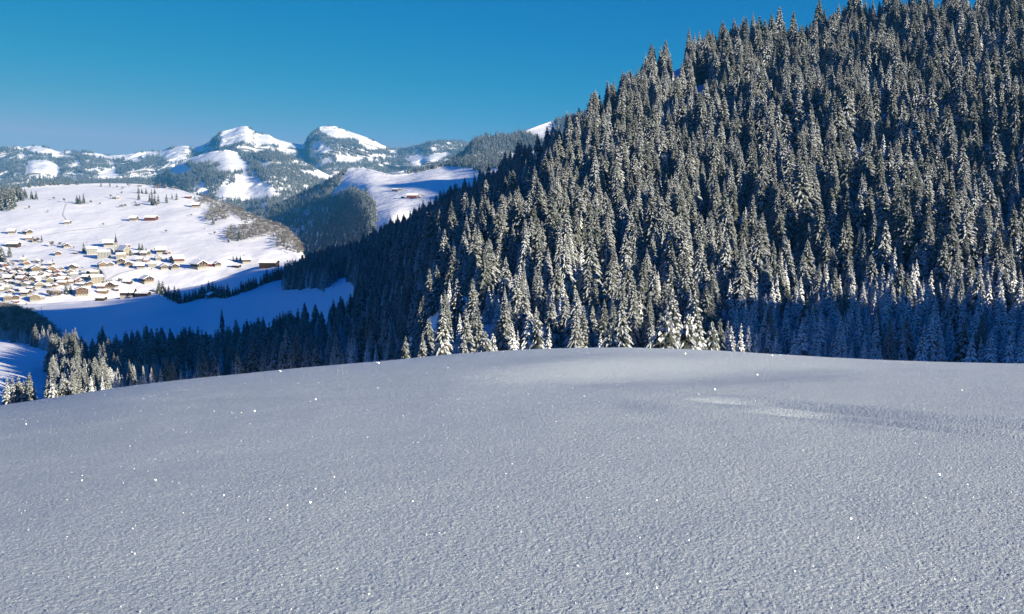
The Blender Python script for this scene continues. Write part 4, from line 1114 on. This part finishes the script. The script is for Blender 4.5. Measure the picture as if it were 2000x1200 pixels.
# ---------------------------------------------------------------- trees one can tell apart
tr = random.Random(8)
def one(lay, u, vb, hp, kinds, kind, label, cat, group, wide=1.0):
    P = lay.pos(u, vb)[0]; H = hp / F * P[1]
    tm = kinds[tr.randrange(len(kinds))]
    return plant_tree(kind, tm, P, float(H), tr.uniform(0, 6.28), label, cat, group, sink=.2, wide=wide * tr.uniform(.9, 1.15))
G1, G2 = 'spruces on the open village hill', 'bare trees on the village hill'
S1 = [(790,582,46,'on the crest, left of the crest pair'),(860,580,48,'tallest lone one on the hill crest'),(1085,682,70,'in front of the small clump, right half of hill'),(1083,632,56,'behind the lone spruce at mid hill'),(1108,632,40,'short one touching the mid hill spruce'),(1142,636,52,'standing apart right of the mid hill pair'),
 (1185,640,46,'left of the upper clump'),(1210,636,50,'right of the upper clump'),(1190,722,104,'tallest in the dense clump'),(1212,728,96,'second in the dense clump'),(1238,716,80,'right side of the dense clump'),(1170,700,70,'left side of the dense clump'),
 (1302,708,78,'between the dense clump and the red barn'),(1345,674,46,'short one left of the barn'),(1380,684,60,'just left of the red-brown barn'),(1522,676,30,'tiny one by the red-brown barn'),(602,714,72,'left of the twin spruces'),(624,716,76,'middle of the three on the left slope'),(655,712,86,'right and tallest of three on the left slope'),
 (230,584,58,'leftmost on the crest line'),(280,578,46,'second on the crest line'),(318,576,54,'third on the crest line'),(345,574,48,'fourth on the crest line'),(395,568,54,'fifth on the crest line'),(425,568,54,'sixth on the crest line'),(455,568,44,'seventh on the crest line'),(515,566,50,'eighth on the crest line'),(540,566,44,'ninth on the crest line'),(605,562,48,'last on the crest line'),
 (248,678,76,'left of two beside the big left wood'),(284,680,72,'right of two beside the big left wood'),(1665,876,72,'at the left foot of the grey thicket'),(1785,1016,60,'at the foot of the lower grey thicket'),(1832,990,80,'first of three tall ones in the lower thicket'),(1872,992,80,'second of three tall ones in the lower thicket'),(1905,990,66,'third in the lower thicket'),
 (655,1092,84,'tall one touching the big white house'),(1088,1076,64,'left one of the pair right of the church'),(1112,1078,60,'right one of the pair right of the church'),(326,1014,62,'beside the leafless grove above the village'),(1822,1160,50,'left of four at the hamlet end'),(1850,1164,52,'second of four at the hamlet end'),(1878,1160,46,'third of four at the hamlet end'),(1905,1156,54,'right of four at the hamlet end')]
for X, Y, h, w_ in S1: one(vill, X / 4, 220 + Y / 4, h / 4, MIDS, 'spruce_tree', 'dark spruce ' + w_, 'spruce', G1)
NUM = ['first', 'second', 'third', 'fourth', 'fifth', 'sixth', 'seventh', 'eighth', 'ninth', 'tenth', 'eleventh', 'twelfth', 'thirteenth', 'fourteenth', 'fifteenth', 'sixteenth', 'seventeenth', 'eighteenth', 'nineteenth', 'twentieth', 'twenty-first', 'twenty-second', 'twenty-third', 'twenty-fourth', 'twenty-fifth', 'twenty-sixth', 'twenty-seventh', 'twenty-eighth', 'twenty-ninth', 'thirtieth']
LW = sorted([(8,700,120),(25,705,140),(42,690,130),(60,730,120),(75,755,130),(92,725,130),(110,740,100),(60,680,120),(85,660,110),(105,655,100),(128,650,95),(150,645,95),(132,690,90),(155,690,95),(178,690,90),(170,650,80),(195,655,70),(30,740,90),(48,755,90),(12,765,80),(205,668,60),(118,700,110),(95,755,70),(70,770,70)])
for k, (X, Y, h) in enumerate(LW): one(vill, X / 4, 220 + Y / 4, h / 4, MIDS, 'spruce_tree', f'{NUM[k]} dark spruce from the left in the wood at the left edge', 'spruce', 'spruces of the wood at the left edge', 1.15)
S2 = [(425,684,46,'left of the hedge on the left slope'),(505,700,58,'round dark one at the hedge end, left slope'),(715,712,44,'right of the three spruces'),(780,722,32,'small one alone at mid slope'),(860,668,54,'round one by the small pale barn'),(918,592,36,'just below the crest pair'),(960,604,38,'upper of two at mid crest'),(956,640,44,'lower of two at mid crest'),(1006,584,50,'on the crest at mid hill'),
 (230,754,46,'brown one on the far left slope'),(372,784,36,'thin one on the left slope'),(806,884,36,'small one on the open middle slope'),(1495,812,38,'lone one right of the long barn'),(1302,938,38,'lone round one right of centre'),(1600,918,26,'tiny one on the right slope'),(1680,954,44,'left of the grey thicket'),(400,1050,82,'large conical one above the village'),(470,1044,58,'pale round one above the village'),
 (272,1016,64,'left in the leafless grove'),(292,1014,66,'right in the leafless grove'),(578,1064,34,'right of the dark chalet above the village'),(195,1050,26,'tiny one left of the path'),(935,745,40,'left in the hedge at mid hill'),(960,742,44,'middle in the hedge at mid hill'),(985,740,44,'right in the hedge at mid hill'),(1052,712,36,'beside the dark hut at mid hill')]
for X, Y, h, w_ in S2: one(vill, X / 4, 220 + Y / 4, h / 4, BARES, 'bare_tree', 'bare tree ' + w_, 'bare tree', G2, 1.2)
# trees among the houses
VT = [(90,470,90,1),(60,440,130,0),(30,400,170,0),(10,420,200,0),(110,360,150,0),(150,460,80,1),(225,520,110,1),(130,430,80,1),(460,440,100,1),(480,470,70,1),(590,430,60,0),(700,540,60,1),(900,540,70,1),(740,770,130,0),(790,760,110,0),(560,800,140,1),(590,810,120,1),(530,790,120,1),(640,800,90,1),(680,790,80,1),
      (1195,650,70,1),(1240,640,60,1),(1330,640,90,1),(1360,640,90,1),(1475,640,60,0),(1570,610,50,0),(1850,400,60,1),(1690,300,50,1),(1630,300,60,0),(980,680,80,1),(380,760,100,1),(110,670,60,0),(915,490,50,1),(260,370,50,0),(1460,340,70,0),(1690,500,40,1),(340,720,70,1),(760,690,60,1),(200,590,60,0),(490,530,50,1)]
VT.sort()
ni = {0: 0, 1: 0}
for X, Y, h, k in VT:
    n_ = ni[k]; ni[k] += 1
    one(vill, X / 5.714, 440 + Y / 5.714, h / 5.714, BARES if k else MIDS, 'bare_tree' if k else 'spruce_tree', (f'{NUM[n_]} bare garden tree from the left among the village houses' if k else f'{NUM[n_]} dark garden spruce from the left among the village houses'), 'bare tree' if k else 'spruce', 'garden trees between the village houses' if k else 'garden spruces between the village houses', 1.15)
# rows of conifers on the shaded meadow
rowA = [(60 + 30 * i + tr.uniform(-8, 8), np.interp(60 + 30 * i, [60, 150, 270, 350, 450, 730], [612, 670, 716, 700, 668, 655]), tr.uniform(110, 175)) for i in range(23) if not 480 < 60 + 30 * i < 640]
rowA += [(500, 640, 110), (540, 620, 150), (580, 625, 150), (640, 650, 140), (610, 632, 130)]
rowA += [(775, 640, 90), (800, 635, 100), (825, 622, 85), (858, 608, 140), (880, 600, 110), (905, 600, 130), (930, 590, 140), (950, 580, 130), (975, 572, 140), (1000, 560, 125), (1050, 540, 110), (1080, 525, 130), (1110, 515, 170), (1140, 505, 120), (1165, 500, 140), (1190, 492, 150), (1220, 485, 180), (1250, 478, 150), (1280, 470, 150), (1310, 462, 200), (1335, 455, 190), (1360, 450, 200), (1400, 500, 150), (1430, 510, 170), (1460, 505, 180), (1495, 495, 150), (1520, 470, 150), (1640, 425, 150), (1600, 428, 110)]
rowA.sort()
for k, (X, Y, h) in enumerate(rowA):
    nm = (NUM[k] if k < 30 else NUM[k - 30]); side = 'from the left in the dark conifer row on the blue meadow' if k < 30 else 'right of the hut in the conifer row climbing to the forest'
    one(hill, 300 + X / 5, 450 + float(Y) / 5, h / 5 * .92, MIDS, 'spruce_tree', f'{nm} shaded spruce {side}', 'spruce', 'shaded conifer rows on the blue meadow', 1.2)
one(hill, 434, 640, 42, MIDS, 'spruce_tree', 'slim dark spruce standing alone on the blue meadow', 'spruce', 'shaded conifer rows on the blue meadow', .7)
for X, Y, h, w_ in [(1690, 560, 120, 'left of two on the meadow tongue'), (1760, 560, 130, 'right of two on the meadow tongue'), (1650, 640, 90, 'lowest on the meadow tongue')]:
    one(hill, 300 + X / 5, 450 + Y / 5, h / 5, BARE, 'bare_tree', 'frosted bare tree ' + w_, 'bare tree', 'bare trees on the meadow tongue', 1.1)

# --- young spruces peeping over the crest of the knoll
def crest_tree(u, vtop, Y, tm, label, kind='young_spruce', wide=1.0, grp='young spruces at the edge of the knoll'):
    top = at(u, vtop, Y); zb = float(knoll_full(np.array([top[0]]), np.array([top[1]]))[0])
    H = top[2] - zb
    plant_tree(kind, tm, (top[0], top[1], zb), float(H), tr.uniform(0, 6.28), label, 'spruce', grp, sink=0.05, wide=wide)
    return H
CT = [(13,736,150,CRS[0],'leftmost of the sunlit young spruces at the left edge',1.2),(24,733,156,CRS[1],'half-hidden second young spruce at the left edge',1.0),(35,731,150,CRS[2],'tall third young spruce in the sunlit left group',1.2),(46,742,148,CRS[0],'short fourth young spruce in the left group',1.2),(57,726,150,CRS[1],'tallest and rightmost young spruce of the left group',1.2),
 (102,748,140,HVY[0],'low bushy young spruce left of the second sunlit group',1.1),(112,750,142,CRS[1],'low young spruce beside the bushy one',1.3),(125,726,142,CRS[2],'first tall young spruce in the second sunlit group',1.2),(140,725,144,CRS[0],'middle tall young spruce in the second sunlit group',1.35),(154,740,140,CRS[1],'right young spruce of the second sunlit group',1.2),(166,760,138,CRS[2],'tiny young spruce at the right end of the second group',1.2),
 (864,600,150,CRS[1],'slim sunlit young spruce standing tall above the crest',1.1),(825,650,150,CRS[0],'small young spruce left of the slim sunlit one',1.2),(792,655,150,CRS[2],'faint small young spruce furthest left on the middle crest',1.1),(906,655,130,CRS[0],'young spruce between the slim one and the round one',1.3),(947,646,105,HVY[1],'round snow-laden young spruce low on the crest',1.35),(962,650,110,HVY[0],'second round young spruce touching the laden one',1.2),
 (1050,603,170,CRS[2],'narrow young spruce rising above the middle crest',1.0),(1192,638,95,HVY[2],'broad reddish-tipped laden young spruce alone on the crest',1.3),
 (1272,618,120,CRS[0],'slender young spruce left of the big laden pair',1.2),(1303,608,92,HVY[2],'left one of the two big snow-laden young spruces',1.45),(1344,613,95,HVY[1],'right one of the two big snow-laden young spruces',1.5),(1322,630,100,HVY[0],'small laden spruce wedged between the big pair',1.3),(1391,627,100,HVY[0],'right-hand laden young spruce beside the big pair',1.25),(1366,640,98,HVY[2],'low laden young spruce right of the big pair',1.2),(1316,572,210,CRS[1],'tall young spruce directly behind the big laden pair',1.2),(1358,566,215,CRS[2],'slim tall young spruce behind the laden pair, right side',1.0)]
for u, vt, Y, tm, lab, wd in CT: crest_tree(u, vt, Y, tm, lab, wide=wd)
# ---------------------------------------------------------------- air
hz_m = bpy.data.materials.new('haze'); hz_m.use_nodes = True; nt = hz_m.node_tree; nt.nodes.clear()
o_ = nt.nodes.new('ShaderNodeOutputMaterial'); pv = nt.nodes.new('ShaderNodeVolumePrincipled')
pv.inputs['Density'].default_value = 3.9e-5; pv.inputs['Color'].default_value = (0.07, 0.47, 1.0, 1); pv.inputs['Anisotropy'].default_value = 0.0
nt.links.new(pv.outputs[0], o_.inputs['Volume'])
bm = bmesh.new(); bmesh.ops.create_cube(bm, size=1.0)
bmesh.ops.scale(bm, vec=(27400, 27400, 1200), verts=bm.verts); bmesh.ops.translate(bm, vec=(0, 3000, 179), verts=bm.verts)
me = bpy.data.meshes.new('haze'); bm.to_mesh(me); bm.free(); me.materials.append(hz_m)
tag(link('haze', me), 'thin blue winter haze filling the valley air', 'haze', kind='stuff')
